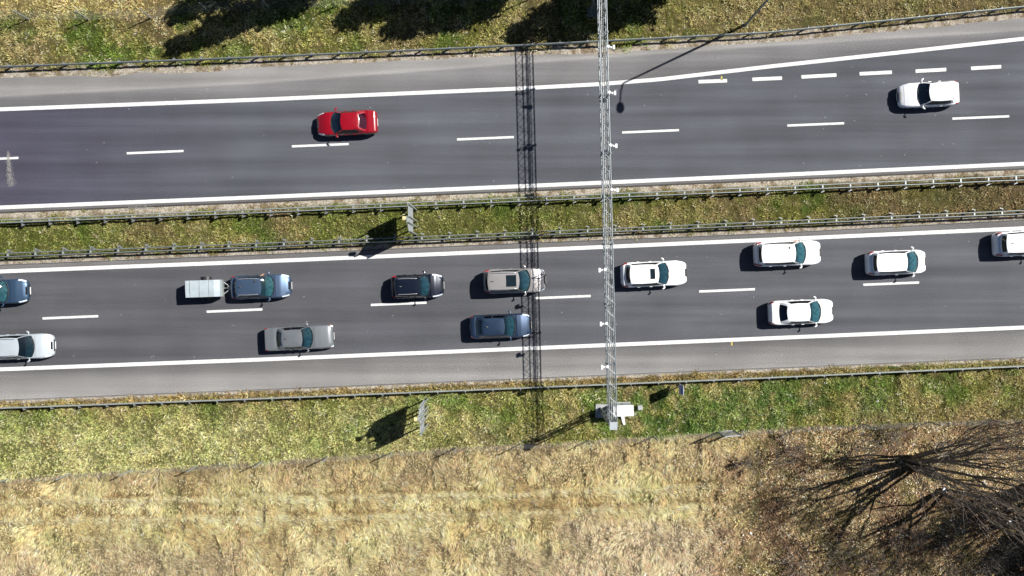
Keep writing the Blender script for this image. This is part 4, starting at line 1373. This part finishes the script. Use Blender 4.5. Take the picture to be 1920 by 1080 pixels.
def shrub(px, py, seed, h, label, group):
    rnd = random.Random(seed)
    root = empty('bare_shrub', W(px, py))
    lo = MB(); hi = MB()
    for i in range(9):
        a = rnd.uniform(0, 6.28); s = rnd.uniform(.15, .9)
        grow(lo, hi, Vector((math.cos(a) * .15, math.sin(a) * .15, -.1)), Vector((math.cos(a) * s, math.sin(a) * s, 1)).normalized(), h * .40, .022, 3, rnd, .05, .5, (2, 4), 2)
    (lo if lo.v else hi).build('stems', M['twig'], root)
    if lo.v: hi.build('twigs', M['twig'], root)
    tag(root, label, 'shrub', group)
for i, (x, y, h) in enumerate(((1395, 868, 1.6), (1470, 842, 1.8), (1605, 835, 2.0), (1700, 1000, 2.0),
                               (1560, 1040, 2.4), (1490, 1062, 2.0), (1640, 1060, 2.0), (1850, 1045, 2.4), (1780, 1066, 2.2), (1660, 815, 1.6), (1830, 828, 1.8), (1760, 850, 2.0))):
    shrub(x, y, 50 + i, h, 'low bare brown shrub among leaf litter at the lower right', 'bare shrubs in the leaf litter')

def leafy_tree(label, px, py, h, r, seed, n=4800, group=None):
    rnd = np.random.default_rng(seed); pr = random.Random(seed)
    root = empty('evergreen_tree', W(px, py))
    t = MB(); t.tube([(0, 0, -.3), (.1, .05, h * .5), (.05, -.1, h * .92)], [.22, .15, .04], 8)
    for i in range(16):
        z = pr.uniform(.3, .85) * h; a = pr.uniform(0, 6.28); l = r * pr.uniform(.5, .95)
        t.tube([(0, 0, z), (math.cos(a) * l, math.sin(a) * l, z + .5)], [.06, .02], 5, cap=False)
    t.build('trunk', M['bark'], root, smooth=True)
    # leaf clumps
    nc = 42
    cz = rnd.uniform(.30, 1.0, nc); rad = r * np.clip((1.02 - cz) * 1.55, 0, 1) ** .75 * rnd.uniform(.25, .88, nc)
    ca = rnd.uniform(0, 6.283, nc)
    C = np.stack([np.cos(ca) * rad, np.sin(ca) * rad, cz * h], 1)
    ci = rnd.integers(0, nc, n)
    P = C[ci] + rnd.normal(0, 1, (n, 3)) * np.array([.27, .27, .26])
    u = rnd.normal(0, 1, (n, 3)); u /= np.linalg.norm(u, axis=1)[:, None]
    v = np.cross(u, rnd.normal(0, 1, (n, 3))); v /= np.linalg.norm(v, axis=1)[:, None]
    s = rnd.uniform(.10, .24, n)[:, None]
    V = np.stack([P - u * s, P - v * s * .6, P + u * s, P + v * s * .6], 1).reshape(-1, 3)
    base = np.array([.035, .06, .022]) * np.exp(rnd.normal(0, .35, (n, 1)))
    np_mesh('crown', V, np.arange(n * 4).reshape(-1, 4), 4, M['leaf'], np.repeat(base, 4, 0), root)
    tag(root, label, 'tree', group)
def from_tip(sx, sy, h): return sx + 22.05 * h, sy - 10.5 * h
for i, (sx, sy, h, r, lab) in enumerate(((325, 92, 12.0, 1.4, 'tall evergreen tree whose shadow tip reaches the upper verge at the left'),
                                 (325, 34, 10.0, 1.5, 'evergreen tree shading the end of the upper wire fence'),
                                 (455, 45, 8.5, 1.2, 'small evergreen tree left of the middle group beyond the upper edge'),
                                 (642, 44, 10.0, 1.8, 'leftmost evergreen tree of the middle group beyond the upper edge'),
                                 (722, 68, 11.5, 2.0, 'tallest evergreen tree of the middle group beyond the upper edge'),
                                 (800, 52, 9.5, 1.9, 'rightmost evergreen tree of the middle group beyond the upper edge'),
                                 (965, 66, 10.5, 2.0, 'evergreen tree shading the upper gantry foot from the left'),
                                 (1045, 72, 10.5, 2.2, 'evergreen tree right above the upper gantry foot'),
                                 (1075, 52, 7.6, 1.6, 'evergreen tree shading the upper gantry foot from the right'))):
    x, y = from_tip(sx, sy, h)
    leafy_tree(lab, x, y, h, r, 100 + i)

leafy_tree('bushy evergreen just outside the right picture edge near the lower corner', 2000, 990, 6.5, 1.8, 140)
leafy_tree('taller bushy evergreen just outside the lower right picture corner', 2015, 1040, 8.0, 2.2, 141)

# ------------------------------------------------------------------ litter
def litter(px, py, s, seed, label, z=.05):
    rnd = random.Random(seed); m = MB()
    N = 7; vs = []
    for i in range(N):
        a = 6.283 * i / N; vs.append((math.cos(a) * s * rnd.uniform(.5, 1.1), math.sin(a) * s * rnd.uniform(.5, 1.1), rnd.uniform(0, s * .6)))
    vs.append((0, 0, s * .7)); vs.append((0, 0, -.02))
    m.add(vs, [(i, (i + 1) % N, N) for i in range(N)] + [((i + 1) % N, i, N + 1) for i in range(N)])
    o = m.build('plastic_litter', M['litter']); p = W(px, py); o.location = (p.x, p.y, z)
    tag(o, label, 'litter')
litter(1644, 752, .11, 1, 'white scrap of litter in the grass of the lower verge at the right', .12)
litter(1384, 714, .09, 2, 'white scrap of litter caught at the lower guard rail', .15)
litter(1766, 917, .22, 3, 'white plastic scrap caught at the foot of the leaning bare tree', .35)
litter(1800, 921, .16, 4, 'smaller white plastic scrap right of the leaning bare tree foot', .35)
litter(1888, 978, .2, 5, 'white plastic scrap near the right picture edge', .2)
litter(1407, 999, .10, 6, 'pale blue white scrap in the leaf litter', .12)
litter(1208, 1076, .09, 7, 'white scrap in the dry meadow at the lower picture edge', .25)
